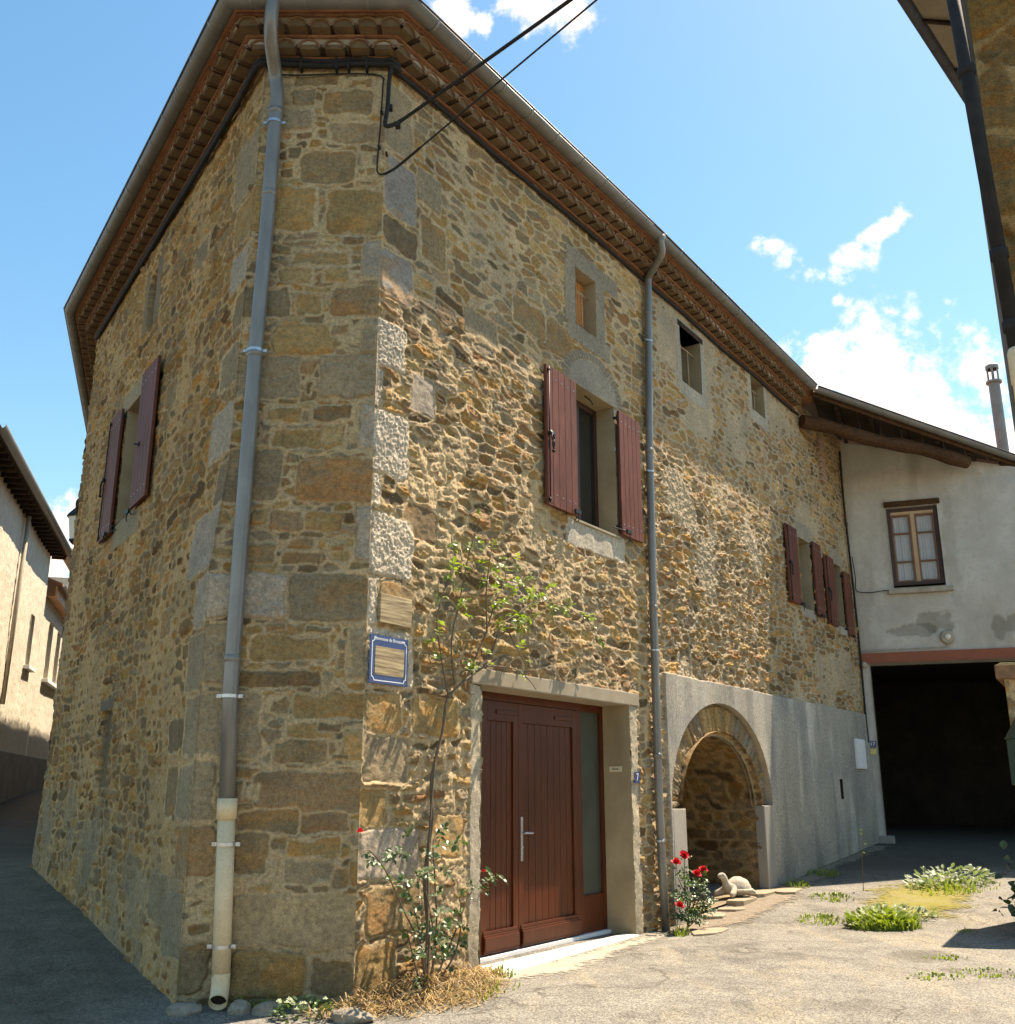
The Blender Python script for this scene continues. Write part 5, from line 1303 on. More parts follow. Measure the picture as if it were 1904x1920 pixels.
# ------------------------------------------------------------------ house and parapet across the lane
def build_lane_houses():
    H1 = thing('roughcast_house', HW.w(-6, 1, -2), 'tall cream roughcast house lit by the sun across the lane on the left', 'house')
    s = np.arange(-14, -1.89, .06); z = np.arange(.2, 8.8, .05); wins = [(-4.05, -3.5, 4.92, 6.42)]
    def rough_wall(P, s, z, holes, o=0.0, sd=0):
        s = snap(s, [v for h in holes for v in h[:2]]); z = snap(z, [v for h in holes for v in h[2:]])
        S, Z = np.meshgrid(s, z); H = (fbm(S * 9, Z * 9, 91 + sd, 3) - .5) * .03 + (fbm(S * .7, Z * .7, 92 + sd, 3) - .5) * .06 + o
        def pos(S, Z, H):
            out = np.empty(S.shape + (3,))
            for q in range(3): out[..., q] = HW.p0[q] + HW.d[q] * S + HW.n[q] * H + (Z if q == 2 else 0)
            return out
        w = wall_mesh('wall', P, S, Z, H, np.ones(S.shape + (3,)), pos, holes); w.data.materials[0] = M_ROUGHCAST
    rough_wall(H1, s, z, wins)
    for h in wins:
        recess(HW, *h, .30, M_ROUGHCAST, H1, lip=.02); g = MB(); g.wbox(HW, h[0] - .02, h[1] + .02, h[2], h[3], -.32, -.28); g.build('window', M_GLASS, H1)
        sl_ = MB(); sl_.wbox(HW, h[0] - .25, h[1] + .35, h[2] - .10, h[2], -.25, .16); sl_.build('sill', M_WHITE, H1, bevel=.01)
    e = MB(); e.wbox(HW, -1.895, -1.87, .2, 8.75, -3, -.0); e.build('wall', M_ROUGHCAST, H1)
    so_ = MB(); so_.add([HW.w(-14, 8.74, -.05), HW.w(-1.5, 8.74, -.05), HW.w(-1.5, 8.70, .46), HW.w(-14, 8.70, .46)], [(0, 1, 2, 3)])
    for k in range(26): so_.wbox(HW, -13.6 + k * .48, -13.5 + k * .48, 8.60, 8.70, -.02, .40)
    so_.build('soffit', M_PLANK, H1)
    g = MB(); pr = gutter_profile(.54, 8.80, .10)
    vs = [HW.w(-14, zz, o) for o, zz in pr] + [HW.w(-.6, zz, o) for o, zz in pr]; n = len(pr)
    g.add(vs, [(k, (k + 1) % n, n + (k + 1) % n, n + k) for k in range(n)] + [tuple(range(n)), tuple(range(2 * n - 1, n - 1, -1))]); g.build('gutter', M_ZINCD, H1, smooth=True)
    r = MB(); r.add([HW.w(-14, 8.82, .5), HW.w(-1.4, 8.82, .5), HW.w(-1.4, 10.9, -4.5), HW.w(-14, 10.9, -4.5)], [(0, 1, 2, 3)]); r.build('roof', M_ROOF, H1)
    pp = MB(); pp.tube([HW.w(-7.0, 8.6, .10), HW.w(-7.05, 3.6, .06)], .06, 10); pp.build('downpipe', M_CMORT, H1, smooth=True)  # added pipe; with its shadow it stands in for a dark vertical band
    H2 = thing('low_roughcast_house', HW.w(3, 1, -2), 'lower cream roughcast house with an orange eave board, beyond the tall one', 'house')
    s = np.arange(-1.86, 10, .06); z = np.arange(.2, 7.5, .05); wins = [(-.28, .62, 4.92, 6.8), (1.75, 2.6, 4.92, 6.75)]
    rough_wall(H2, s, z, wins, -.03, 5)
    for h in wins:
        recess(HW, *h, .30, M_ROUGHCAST, H2, lip=-.01); gg = MB(); gg.wbox(HW, h[0] - .02, h[1] + .02, h[2], h[3], -.34, -.30); gg.build('window', M_GLASS, H2)
    sl_ = MB(); sl_.wbox(HW, -.5, 2.9, 4.81, 4.915, -.25, .16); sl_.build('sill', M_WHITE, H2, bevel=.01)
    f = MB(); f.wbox(HW, -1.6, 10, 7.36, 7.72, .22, .28); f.wbox(HW, -1.6, 10, 7.36, 7.40, -.03, .2195); f.build('eave_board', M_ORANGE, H2)
    r = MB(); r.hexa([HW.w(-1.7, 7.74, .42), HW.w(10, 7.74, .42), HW.w(10, 9.4, -4), HW.w(-1.7, 9.4, -4), HW.w(-1.7, 7.80, .42), HW.w(10, 7.80, .42), HW.w(10, 9.46, -4), HW.w(-1.7, 9.46, -4)]); r.build('roof', M_ROOF, H2)
    g = MB(); pr = gutter_profile(.44, 7.78, .09); vs = [HW.w(-1.7, zz, o) for o, zz in pr] + [HW.w(10, zz, o) for o, zz in pr]; n = len(pr)
    g.add(vs, [(k, (k + 1) % n, n + (k + 1) % n, n + k) for k in range(n)] + [tuple(range(n))]); g.build('gutter', M_ZINC, H2, smooth=True)
    H3 = thing('far_tiled_house', HW.w(17, 2, -2), 'distant house showing only a tiled roof edge above the lane', 'house')
    m = MB(); m.wbox(HW, 12, 22, 0, 10.6, -4, .2); m.build('wall', M_ROUGHCAST, H3)
    m = MB(); m.hexa([HW.w(11.6, 10.62, .7), HW.w(22.4, 10.62, .7), HW.w(22.4, 12.4, -2.2), HW.w(11.6, 12.4, -2.2), HW.w(11.6, 10.72, .7), HW.w(22.4, 10.72, .7), HW.w(22.4, 12.5, -2.2), HW.w(11.6, 12.5, -2.2)]); m.build('roof', M_ROOF, H3)
    lw = MB(); lw.wbox(HW, -13, 2.5, .4, 2.38, .30, .5); o = lw.build('lane_parapet', M_GREYWALL, None, bevel=.02, loc=HW.w(-5, 0.9, .4))
    tag(o, 'low grey cement parapet wall along the shaded lane', 'wall')
build_lane_houses()

# ------------------------------------------------------------------ near building, upper right
def build_near_right():
    P = thing('near_stone_building', (3.6, 5.0, 0), 'close stone building at the upper right corner with a beige eave and black downpipe', 'building')
    NW = Wall((2.47, 4.47), az=97)
    s = np.arange(0, 2.6, .012); z = np.arange(-.2, 6.8, .012); S, Z = np.meshgrid(s, z)
    H, Cc, t = masonry(S + 3, Z, 818, .55, .34, .012, MORT_A, .05, .6, .008)
    def pos(S, Z, H):
        out = np.empty(S.shape + (3,))
        for q in range(3): out[..., q] = NW.p0[q] + NW.d[q] * S + NW.n[q] * (H * sst(-.01, .06, S)) + (Z if q == 2 else 0)
        return out
    wall_mesh('wall', P, S, Z, H, Cc * np.array([.78, .68, .52]), pos)
    m = MB(); d = Vector((math.sin(R(41)), math.cos(R(41)), 0)); a = Vector((2.43, 4.47, 0)); b = a + d * 2.4; c = NW.w(2.6, 0); e = c + d * 1.6
    m.hexa([a + Vector((.02, .10, -.2)), c + Vector((.02, .10, -.2)), e + Vector((0, 0, -.2)), b + Vector((0, 0, -.2)), a + Vector((.02, .10, 6.7)), c + Vector((.02, .10, 6.7)), e + Vector((0, 0, 6.7)), b + Vector((0, 0, 6.7))])
    m.build('wall', M_GREYWALL, P)
    r = MB(); up = Vector((0, 0, 1)); l0 = Vector((2.47, 5.14, 6.2)) - d * .95; l1 = l0 + d * 5
    w0 = Vector((2.43, 4.47, 6.2)) + d * .02; w1 = w0 + d * 4.6
    q = [l0, w0, w1, l1]
    r.hexa([v for v in q] + [v + up * .14 for v in q]); r.build('eave', M_SURR, P)
    k = MB(); k.tube([l0 + up * .05, l1 + up * .05], .06, 10); k.build('gutter', M_ZINCEDGE, P, smooth=True)
    ri = MB(); nrm = (w0 - l0).normalized()
    for t in (1.15, 1.75, 2.5): ri.box(l0.lerp(w0, .5) + d * t - up * .012, .03, (w0 - l0).length * .9, .02, d, nrm)
    ri.build('soffit_batten', M_PLANK, P)
    dp = MB(); dp.tube([(2.32, 4.36, 6.25), (2.40, 4.355, 3.48)], .034, 14); 
    for zz in (5.05, 4.0, 3.62): dp.lathe((2.32 + (6.25 - zz) * .0289, 4.358, zz), [(.034, -.03), (.042, -.025), (.042, .025), (.034, .03)], 14)
    dpo = dp.build('downpipe', M_BLACK, P, smooth=True)
    sv = MB(); sv.lathe((2.412, 4.35, -.1), [(.050, 0), (.050, 3.42), (.056, 3.43), (.056, 3.58), (.050, 3.60), (.04, 3.60)], 20); sv.build('drain_sleeve', M_PVC, dpo, smooth=True)
build_near_right()

# ------------------------------------------------------------------ gate pier and letter box
GW = Wall((6.10, 12.42), az=100)
def build_pier():
    P = thing('gate_pier', (6.4, 12.6, 0), 'ochre stone gate pier with a mossy tile cap at the right edge', 'pillar')
    s = np.arange(0, 2.6, .016); z = np.arange(-.3, 2.90, .016); S, Z = np.meshgrid(s, z)
    H, Cc, t = masonry(S + 9, Z, 919, .36, .2, .012, MORT_A, .02, .6, .006)
    def pos(S, Z, H):
        out = np.empty(S.shape + (3,))
        for q in range(3): out[..., q] = GW.p0[q] + GW.d[q] * S + GW.n[q] * (H * sst(-.01, .05, S)) + (Z if q == 2 else 0)
        return out
    wall_mesh('shaft', P, S, Z, H, Cc, pos)
    d = Vector((math.sin(R(30)), math.cos(R(30)), 0)); a = GW.p0.copy(); c = GW.w(2.6, 0); up = Vector((0, 0, 1))
    m = MB(); p = [a + d * .005, c + d * .005, c + d * 1.6, a + d * 1.6]
    m.hexa([v - up * .3 for v in p] + [v + up * 2.9 for v in p]); m.build('wall', M_RUB2, P)
    cp = MB(); q = [a - GW.d * .09 - d * .10, c - d * .10, c + d * 1.7, a - GW.d * .09 + d * 1.7]
    cp.hexa([v + up * 2.80 for v in q] + [v + up * 2.97 for v in q]); cp.build('cap', M_TILE, P, bevel=.015)
    cp = MB(); q2 = [a - GW.d * .07 - d * .07, c - d * .07, c + d * 1.7, a - GW.d * .07 + d * 1.7]
    cp.hexa([v + up * 2.971 for v in q2] + [v + up * 3.0 + GW.d * .05 for v in q2]); cp.build('mossy_top', M_MOSS2, P, bevel=.01)
    B = thing('letter_box', GW.w(.15, 1.8, .15), 'dark green pitched-top letter box hung on the gate pier', 'letter box')
    b = MB(); b.wbox(GW, -.08, .42, 1.55, 2.08, .03, .36); body = b.build('body', M_GREENBOX, B, bevel=.012)
    t = MB(); s0, s1 = -.10, .44; 
    t.add([GW.w(s0, 2.082, .39), GW.w(s1, 2.082, .39), GW.w(s1, 2.082, .02), GW.w(s0, 2.082, .02), GW.w((s0 + s1) / 2 - .1, 2.36, .36), GW.w((s0 + s1) / 2 + .1, 2.36, .36), GW.w((s0 + s1) / 2 + .1, 2.36, .04), GW.w((s0 + s1) / 2 - .1, 2.36, .04)],
          [(0, 3, 2, 1), (4, 5, 6, 7), (0, 1, 5, 4), (1, 2, 6, 5), (2, 3, 7, 6), (3, 0, 4, 7)])
    t.build('lid', M_GREENBOX, B, bevel=.008)
    f = MB(); f.wbox(GW, -.05, .40, 1.96, 2.03, .361, .372); f.build('flap', M_STEEL, B, bevel=.003)
    f = MB(); f.wbox(GW, .16, .30, 1.82, 1.875, .361, .367); f.build('name_card', M_WHITEP, B)
    f = MB(); f.lathe(GW.w(-.02, 1.84, .36), [(0, .012), (.016, .010), (.018, 0)], 12, GW.n); f.build('lock', M_STEEL, B)
M_RUB2 = mottled('pier_side_stone', (0.22, 0.17, 0.10), (0.36, 0.29, 0.18), 5, 0.93, 40, 1.0, 0.02)
M_MOSS2 = mottled('mossy_cap_top', (0.22, 0.19, 0.04), (0.42, 0.36, 0.2), 9, 0.95, 60, 0.8, 0.01, c2=(0.40, 0.33, 0.22))
build_pier()

# ------------------------------------------------------------------ signs, plates, small fittings
def text_mesh(name, txt, size, W, s, z, o, mat, parent, align='CENTER', depth=.0012, shear=0.0):
    cu = bpy.data.curves.new(name, 'FONT'); cu.body = txt; cu.size = size; cu.align_x = align; cu.align_y = 'CENTER'; cu.extrude = depth
    ob = bpy.data.objects.new(name, cu)
    COL.objects.link(ob)
    dg = bpy.context.evaluated_depsgraph_get(); me = bpy.data.meshes.new_from_object(ob.evaluated_get(dg)); bpy.data.objects.remove(ob)
    me.name = name; me.materials.clear(); me.materials.append(mat)
    o2 = bpy.data.objects.new(name, me); COL.objects.link(o2)
    M = Matrix((( W.d.x, 0, W.n.x, 0), (W.d.y, 0, W.n.y, 0), (0, 1, 0, 0), (0, 0, 0, 1)))
    loc = W.w(s, z, o); M.translation = loc - world_loc(parent)
    o2.matrix_local = M; o2.parent = parent
    return o2

def build_signs():
    T = thing('street_sign', RW.w(.26, 2.56, .05), 'blue enamel street sign with a white border, on the pale corner stone', 'street sign')
    s0, s1, z0, z1 = .01, .505, 2.36, 2.77
    m = MB(); m.wbox(RW, s0, s1, z0, z1, .032, .040); pl = m.build('plate', M_BLUE, T, bevel=.002)
    b = MB(); i = .022; w = .008; c = .04; o0, o1 = .0402, .0414
    b.wbox(RW, s0 + i + c, s0 + .085, z1 - i - w, z1 - i, o0, o1); b.wbox(RW, s1 - .085, s1 - i - c, z1 - i - w, z1 - i, o0, o1)
    b.wbox(RW, s0 + i + c, s1 - i - c, z0 + i, z0 + i + w, o0, o1)
    b.wbox(RW, s0 + i, s0 + i + w, z0 + i + c, z1 - i - c, o0, o1); b.wbox(RW, s1 - i - w, s1 - i, z0 + i + c, z1 - i - c, o0, o1)
    for sx, sz in ((0, 0), (0, 1), (1, 0), (1, 1)):
        N = 8; vs = []
        cs = s0 + i if sx == 0 else s1 - i; cz = z0 + i if sz == 0 else z1 - i
        for k in range(N + 1):
            t = math.pi / 2 * k / N
            for r in (c, c - w):
                vs.append(RW.w(cs + (math.cos(t) * r) * (1 if sx == 0 else -1), cz + (math.sin(t) * r) * (1 if sz == 0 else -1), o1))
        b.add(vs, [(2 * k, 2 * k + 2, 2 * k + 3, 2 * k + 1) for k in range(N)])
    b.build('border', M_WHITEP, T)
    text_mesh('lettering', 'Commune de Brossainc', .042, RW, (s0 + s1) / 2, z1 - .030, .0405, M_WHITEP, T)
    # streaky tan stand-in added over the sign's unreadable middle
    m = MB(); m.wbox(RW, s0 + .065, s1 - .055, z0 + .075, z1 - .095, .0405, .0425); m.build('panel', M_PANEL, T)
    # old smooth name stone above it
    m = MB(); m.wbox(RW, .13, .55, 2.885, 3.14, .0, .034); o = m.build('stone_plaque', M_PANEL, None, bevel=.006, loc=RW.w(.34, 2.9, .02)); tag(o, 'small worn sandstone plaque above the blue street sign', 'plaque')
    T = thing('house_number_plate', RW.w(4.79, 1.64, .03), 'small blue number 7 plate on the door jamb', 'number plate')
    m = MB(); m.wbox(RW, 4.72, 4.85, 1.57, 1.70, .024, .032); m.build('plate', M_BLUE, T, bevel=.002)
    text_mesh('numeral', '7', .125, RW, 4.787, 1.635, .0325, M_WHITEP, T)
    T = thing('name_card', RW.w(4.66, 1.75, -.2), 'small cream name card fixed inside the door recess', 'name plate')
    JW = Wall(RW.w(4.66, 0, 0), d=(-RW.n.x, -RW.n.y)); JW.n = -RW.d
    m = MB(); m.wbox(JW, .10, .27, 1.70, 1.765, .004, .012); m.build('card', M_CREAM, T, bevel=.002)
    m = MB(); 
    for k in range(5): m.wbox(JW, .15 + k * .018, .162 + k * .018, 1.725, 1.741, .0122, .0128)
    m.build('lettering', M_BLACK, T)
    T = thing('house_number_plate', WW.w(.09, 2.36, .04), 'tiny blue number 17 plate on the garage pier', 'number plate')
    m = MB(); m.wbox(WW, .02, .16, 2.31, 2.43, .03, .04); m.build('plate', M_BLUE, T, bevel=.002)
    text_mesh('numeral', '17', .095, WW, .09, 2.37, .0405, M_WHITEP, T)
    m = MB(); m.wbox(WW, .02, .15, 2.17, 2.28, .032, .042); o = m.build('yellow_sticker', M_YELLOW, None, bevel=.003, loc=WW.w(.08, 2.2, .03)); tag(o, 'small yellow sticker just below the number 17', 'sticker')
    T = thing('meter_box', RW.w(14.05, 2.15, .05), 'white meter box on the cement plinth beside the garage', 'meter box')
    m = MB(); m.wbox(RW, 13.75, 14.34, 1.88, 2.44, .0, .09); m.build('case', M_WHITE, T, bevel=.01)
    m = MB(); m.wbox(RW, 13.78, 14.31, 1.91, 2.41, .091, .098); m.build('door', M_WHITE, T, bevel=.004)
    T = thing('bulkhead_lamp', WW.w(1.7, 4.45, .03), 'round pale bulkhead lamp on the render above the red beam', 'lamp')
    m = MB(); m.lathe(WW.w(1.7, 4.45, .02), [(.135, 0), (.135, .03), (.115, .05), (.0, .05)], 22, WW.n); m.build('base', M_CMORT, T, smooth=False)
    m = MB(); m.lathe(WW.w(1.7, 4.45, .07), [(.06, 0), (.055, .02), (.035, .04), (0, .045)], 20, WW.n); m.build('globe', M_LAMPG, T, smooth=True)
    m = MB(); m.tube([WW.w(1.70, 4.34, .03), WW.w(1.66, 4.25, .03), WW.w(.05, 4.235, .05), WW.w(-.01, 4.20, .06), WW.w(-.02, 3.97, .07)], .012, 8)
    m.lathe(WW.w(.07, 3.95, .03), [(.0, .06), (.06, .06), (.065, .0)], 14, WW.n)
    o = m.build('lamp_conduit', M_CMORT, None, smooth=True, loc=WW.w(.5, 4.23, .05)); tag(o, 'thin grey conduit running along the top of the red beam', 'conduit')
    # lantern on the lane side of the house
    T = thing('street_lantern', BW.w(2.8, 5.8, .1), 'black street lantern bracketed to the far edge of the house', 'lantern')
    c = BW.w(2.8, 5.72, .25)
    m = MB(); m.lathe(c, [(.085, 0), (.145, .40), (.15, .41), (.0, .41)], 6); m.build('glass', M_LAMPG, T)
    m = MB()
    for k in range(6):
        a = 2 * math.pi * k / 6; 
    m.lathe(c + Vector((0, 0, .41)), [(.18, 0), (.16, .04), (.06, .16), (.03, .2), (0, .24)], 6); m.lathe(c, [(.03, -.08), (.095, -.02), (.095, .01)], 6)
    m.build('cap', M_IRON, T)
    m = MB(); m.tube(spline([BW.w(2.8, 6.6, .0), BW.w(2.8, 6.58, .14), BW.w(2.8, 6.45, .24), BW.w(2.8, 6.1, .25)], 5), .016, 8); m.tube([BW.w(2.8, 6.2, 0), BW.w(2.8, 6.45, .2)], .012, 6); m.build('bracket', M_IRON, T, smooth=True)

def panel_mat():
    m, nt, b = new_mat('streaky_tan_panel')
    v = coords(nt, scale=(1.6, 1.6, 26))
    f = noise(nt, v, 1.6, 4, 0.6)
    c = ramp(nt, f, [(0.30, (0.12, 0.08, 0.04)), (0.5, (0.33, 0.25, 0.14)), (0.68, (0.60, 0.48, 0.27))])
    nt.links.new(c, b.inputs['Base Color']); b.inputs['Roughness'].default_value = 0.9
    bump(nt, b, f, .2, .003)
    return m
M_PANEL = panel_mat()
build_signs()

def build_cables():
    w = RW.w; up = Vector((0, 0, 1))
    T = thing('power_cable', (-1.2, 8.3, 8.3), 'thick black power cable under the cornice, looping at the corner and crossing the sky', 'cable')
    m = MB()
    zz = 8.43
    run = [RW.w(s, zz + eave_z(RW, s) + .012 * math.sin(s * 2.1), .035) for s in np.arange(12, .3, -.5)] + [corner(RW, CW, .045) + up * 8.40]
    m.tube(spline(run, 2), .024, 8)
    run2 = [Vector((-1.08, 8.50, 8.43)), Vector((-1.15, 8.405, 8.425))] + [CW.w(s, 8.425 + .012 * math.sin(s * 7), .05) for s in (0.06, .3, .6, .9, 1.15)] + [corner(CW, LW, .05) + up * 8.41] + [LW.w(s, 8.39 + eave_z(LW, s) + .01 * math.sin(s * 3), .04) for s in (.5, 1.1, 2, 3, 4, 5, 6, 7.2)]
    m.tube(spline(run2, 3), .030, 8)
    m.tube(spline([v + Vector((0, -.01, .04 + .01 * (k % 2))) for k, v in enumerate(run2)], 3), .022, 8)
    m.build('eave_run', M_BLACK, T, smooth=True)
    m = MB(); D = [Vector((-1.15, 8.41, 8.40)), Vector((-1.165, 8.385, 8.2)), Vector((-1.17, 8.385, 7.93)), Vector((-1.185, 8.36, 7.72)), Vector((-1.155, 8.33, 7.66)), Vector((-1.08, 8.33, 7.69)), Vector((-1.00, 8.33, 7.745))]
    far = Vector((5.5, 2.2, 8.6)); st = D[-1]
    q = [st.lerp(far, t) - up * (.0 if t == 0 else .55 * math.sin(math.pi * t) * .35) for t in (.06, .15, .25, .4, .6, .8, 1)]
    pts = spline(D + q, 6); n = len(pts)
    m.tube(pts, [.021 if k < 36 else .017 for k in range(n)], 10)
    m.build('service_drop', M_BLACK, T, smooth=True)
    m = MB()
    for p in (D[2], D[5]): m.box(p + Vector((.02, .03, 0)), .05, .06, .05)
    for s in (.2, .38, .5, .85): m.wbox(CW, s - .012, s + .012, 8.36, 8.50, .0, .085)
    m.build('cable_clip', M_BLACK, T, bevel=.006)
    # thinner telephone line
    T = thing('telephone_cable', (-1.2, 8.3, 7.2), 'thin black telephone line dropping down the corner, below the thick cable', 'cable')
    m = MB()
    a = [CW.w(1.1, 8.335, .02), CW.w(.8, 8.33, .02), CW.w(.5, 8.345, .02), CW.w(.15, 8.34, .02), Vector((-1.235, 8.44, 8.30)), Vector((-1.232, 8.435, 8.2)), Vector((-1.24, 8.435, 7.75)), Vector((-1.255, 8.43, 7.35)), Vector((-1.245, 8.40, 7.20)), Vector((-1.18, 8.36, 7.15)), Vector((-1.10, 8.34, 7.18)), Vector((-1.02, 8.33, 7.24))]
    far = Vector((5.8, 2.0, 8.85)); st = a[-1]
    q = [st.lerp(far, t) for t in (.06, .2, .4, .6, .8, 1)]
    m.tube(spline(a + q, 6), .0085, 6); m.tube(spline([a[-3], a[-2], a[-1], st.lerp(far, .03)], 4), .014, 6)
    m.build('line', M_BLACK, T, smooth=True)
    m = MB(); 
    for p in (Vector((-1.235, 8.445, 7.9)), Vector((-1.245, 8.44, 7.5))): m.box(p, .03, .03, .03)
    m.box(Vector((-1.17, 8.43, 7.42)), .02, .06, .02)
    m.build('cable_clip', M_BLACK, T)
    m = MB(); pts = [RW.w(14.60, 8.5, .05), RW.w(14.55, 7.4, .05), RW.w(14.63, 6.2, .05), RW.w(14.70, 5.0, .05), RW.w(14.72, 3.9, .05), RW.w(14.70, 3.0, .05), RW.w(14.72, 2.4, .05)]
    m.tube(spline(pts, 5), .022, 8); o = m.build('corner_cable', M_BLACK, None, smooth=True, loc=RW.w(14.65, 5, .04)); tag(o, 'black cable running down the inner corner between stone house and barn', 'cable')
    m = MB(); m.tube(spline([RW.w(14.68, 6.2, .08), RW.w(14.72, 5.75, .10), WW.w(.06, 5.50, .04), WW.w(.3, 5.44, .035), WW.w(.55, 5.46, .035), WW.w(.70, 5.46, .05)], 6), .009, 6)
    o = m.build('sill_cable', M_BLACK, None, smooth=True, loc=WW.w(.2, 5.5, .03)); tag(o, 'thin black cable from the inner corner to the barn window sill', 'cable')
build_cables()

# ------------------------------------------------------------------ tortoise statue in the niche
def build_tortoise():
    c = RW.w(7.66, .085, -.02); KS = .66
    T = thing('tortoise_statue', c, 'pale cast-stone tortoise statue with raised head sitting in the arched niche', 'statue')
    fx = Vector((-.86, -.50, 0)).normalized()      # facing left towards the street
    fy = Vector((-fx.y, fx.x, 0)); up = Vector((0, 0, 1))
    def p(x, y, z): return c + (fx * x + fy * y + up * z) * KS
    # shell dome with scutes
    N, M_ = 28, 12; vs = []; fs = []
    for i in range(M_ + 1):
        t = i / M_ * math.pi / 2
        for k in range(N):
            a = 2 * math.pi * k / N
            ring = math.cos(t); h = math.sin(t)
            sc = 1 + .05 * abs(math.cos(a * 4)) ** .4 * math.sin(t * 2) - (.03 if (i in (4, 8)) else 0)
            vs.append(p(-.10 + math.cos(a) * .30 * ring * sc, math.sin(a) * .24 * ring * sc, .10 + h * .27 * (1 + .03 * math.cos(5 * a + i))))
    for i in range(M_):
        for k in range(N): fs.append((i * N + k, i * N + (k + 1) % N, (i + 1) * N + (k + 1) % N, (i + 1) * N + k))
    m = MB(); m.add(vs, fs)
    m.tube([p(-.10 + math.cos(2 * math.pi * k / 24) * .31, math.sin(2 * math.pi * k / 24) * .25, .11) for k in range(25)], .02, 8)
    m.build('shell', M_TORT, T, smooth=True)
    me = bpy.data.meshes.new('body'); 
    J_ = [((-.1, 0, .10), .15), ((.12, 0, .13), .12), ((.22, 0, .22), .085), ((.26, 0, .33), .075), ((.31, 0, .41), .088), ((.38, 0, .40), .06), ((.44, 0, .385), .03),
          ((.16, .17, .10), .075), ((.26, .23, .05), .065), ((.34, .25, .035), .045), ((.16, -.17, .10), .075), ((.26, -.23, .05), .065), ((.34, -.25, .035), .045),
          ((-.28, .19, .09), .07), ((-.36, .26, .04), .06), ((-.28, -.19, .09), .07), ((-.36, -.26, .04), .06), ((-.40, 0, .07), .04), ((-.47, 0, .05), .018)]
    E_ = [(0, 1), (1, 2), (2, 3), (3, 4), (4, 5), (5, 6), (1, 7), (7, 8), (8, 9), (1, 10), (10, 11), (11, 12), (0, 13), (13, 14), (0, 15), (15, 16), (0, 17), (17, 18)]
    me.from_pydata([p(*j) - c for j, r in J_], E_, [])
    o = bpy.data.objects.new('body', me); COL.objects.link(o)
    o.modifiers.new('s', 'SKIN'); sk = me.skin_vertices[0].data
    for q, (j, r) in enumerate(J_): sk[q].radius = (r * KS, r * KS)
    sk[0].use_root = True
    o.modifiers.new('d', 'SUBSURF').render_levels = 2; o.modifiers['d'].levels = 2
    dg = bpy.context.evaluated_depsgraph_get(); nm = bpy.data.meshes.new_from_object(o.evaluated_get(dg)); bpy.data.objects.remove(o); nm.name = 'body'
    nm.materials.clear(); nm.materials.append(M_TORT); nm.polygons.foreach_set('use_smooth', [True] * len(nm.polygons))
    o = bpy.data.objects.new('body', nm); COL.objects.link(o); o.parent = T
    for sg in (-1, 1):
        e = MB(); e.lathe(p(.345, .062 * sg, .43), [(0, .011), (.008, .008), (.012, 0), (.008, -.007)], 10, fy * sg); e.build('eye', M_TORTD, T, smooth=True)
    e = MB(); e.tube([p(.425, -.035, .372), p(.447, 0, .370), p(.425, .035, .372)], .005, 6); e.build('mouth', M_TORTD, T)
M_TORTD = mottled('dark_weathered_stone', (0.16, 0.13, 0.10), (0.24, 0.2, 0.15), 12, 0.9, 60, 0.3, 0.003)
build_tortoise()

# ------------------------------------------------------------------ stones, ground patches
def blob_rock(name, c, sx, sy, sz, seed, mat, rot=0.0, flat=False):
    bm = bmesh.new(); bmesh.ops.create_icosphere(bm, subdivisions=3, radius=1)
    rr = random.Random(seed); pl = [(Vector((rr.gauss(0, 1), rr.gauss(0, 1), rr.gauss(0, 1))).normalized(), rr.uniform(.62, .9)) for _ in range(9)]
    for v in bm.verts:
        for nrm, d in pl:
            k = v.co.dot(nrm) - d
            if k > 0: v.co -= nrm * k * .9
        n = float(vn(np.array(v.co.x * 2.5 + seed), np.array(v.co.y * 2.5 + v.co.z * 1.7), seed)); v.co *= .93 + .14 * n
    me = bpy.data.meshes.new(name)
    ca, sa = math.cos(rot), math.sin(rot)
    for v in bm.verts:
        x, y, z = v.co.x * sx, v.co.y * sy, v.co.z * sz; v.co = (x * ca - y * sa, x * sa + y * ca, z)
    bm.to_mesh(me); bm.free(); me.materials.append(mat)
    o = bpy.data.objects.new(name, me); COL.objects.link(o); o.location = c
    return o
def slab_rock(name, c, sx, sy, sz, seed, mat, rot):
    rr = random.Random(seed); n = 9; m = MB(); pts = []
    for k in range(n):
        a = 2 * math.pi * (k + rr.uniform(-.3, .3)) / n; q = rr.uniform(.75, 1.08); x, y = math.cos(a) * sx * q, math.sin(a) * sy * q
        pts.append(Vector(c) + Vector((x * math.cos(rot) - y * math.sin(rot), x * math.sin(rot) + y * math.cos(rot), 0)))
    up = Vector((0, 0, 1)); tl = [rr.uniform(-.006, .006) for _ in pts]
    m.add([q - up * .05 for q in pts] + [q + up * (sz + t) for q, t in zip(pts, tl)], [tuple(range(n - 1, -1, -1)), tuple(range(n, 2 * n))] + [(k, (k + 1) % n, n + (k + 1) % n, n + k) for k in range(n)])
    return m.build(name, mat, None, bevel=.008, loc=c)
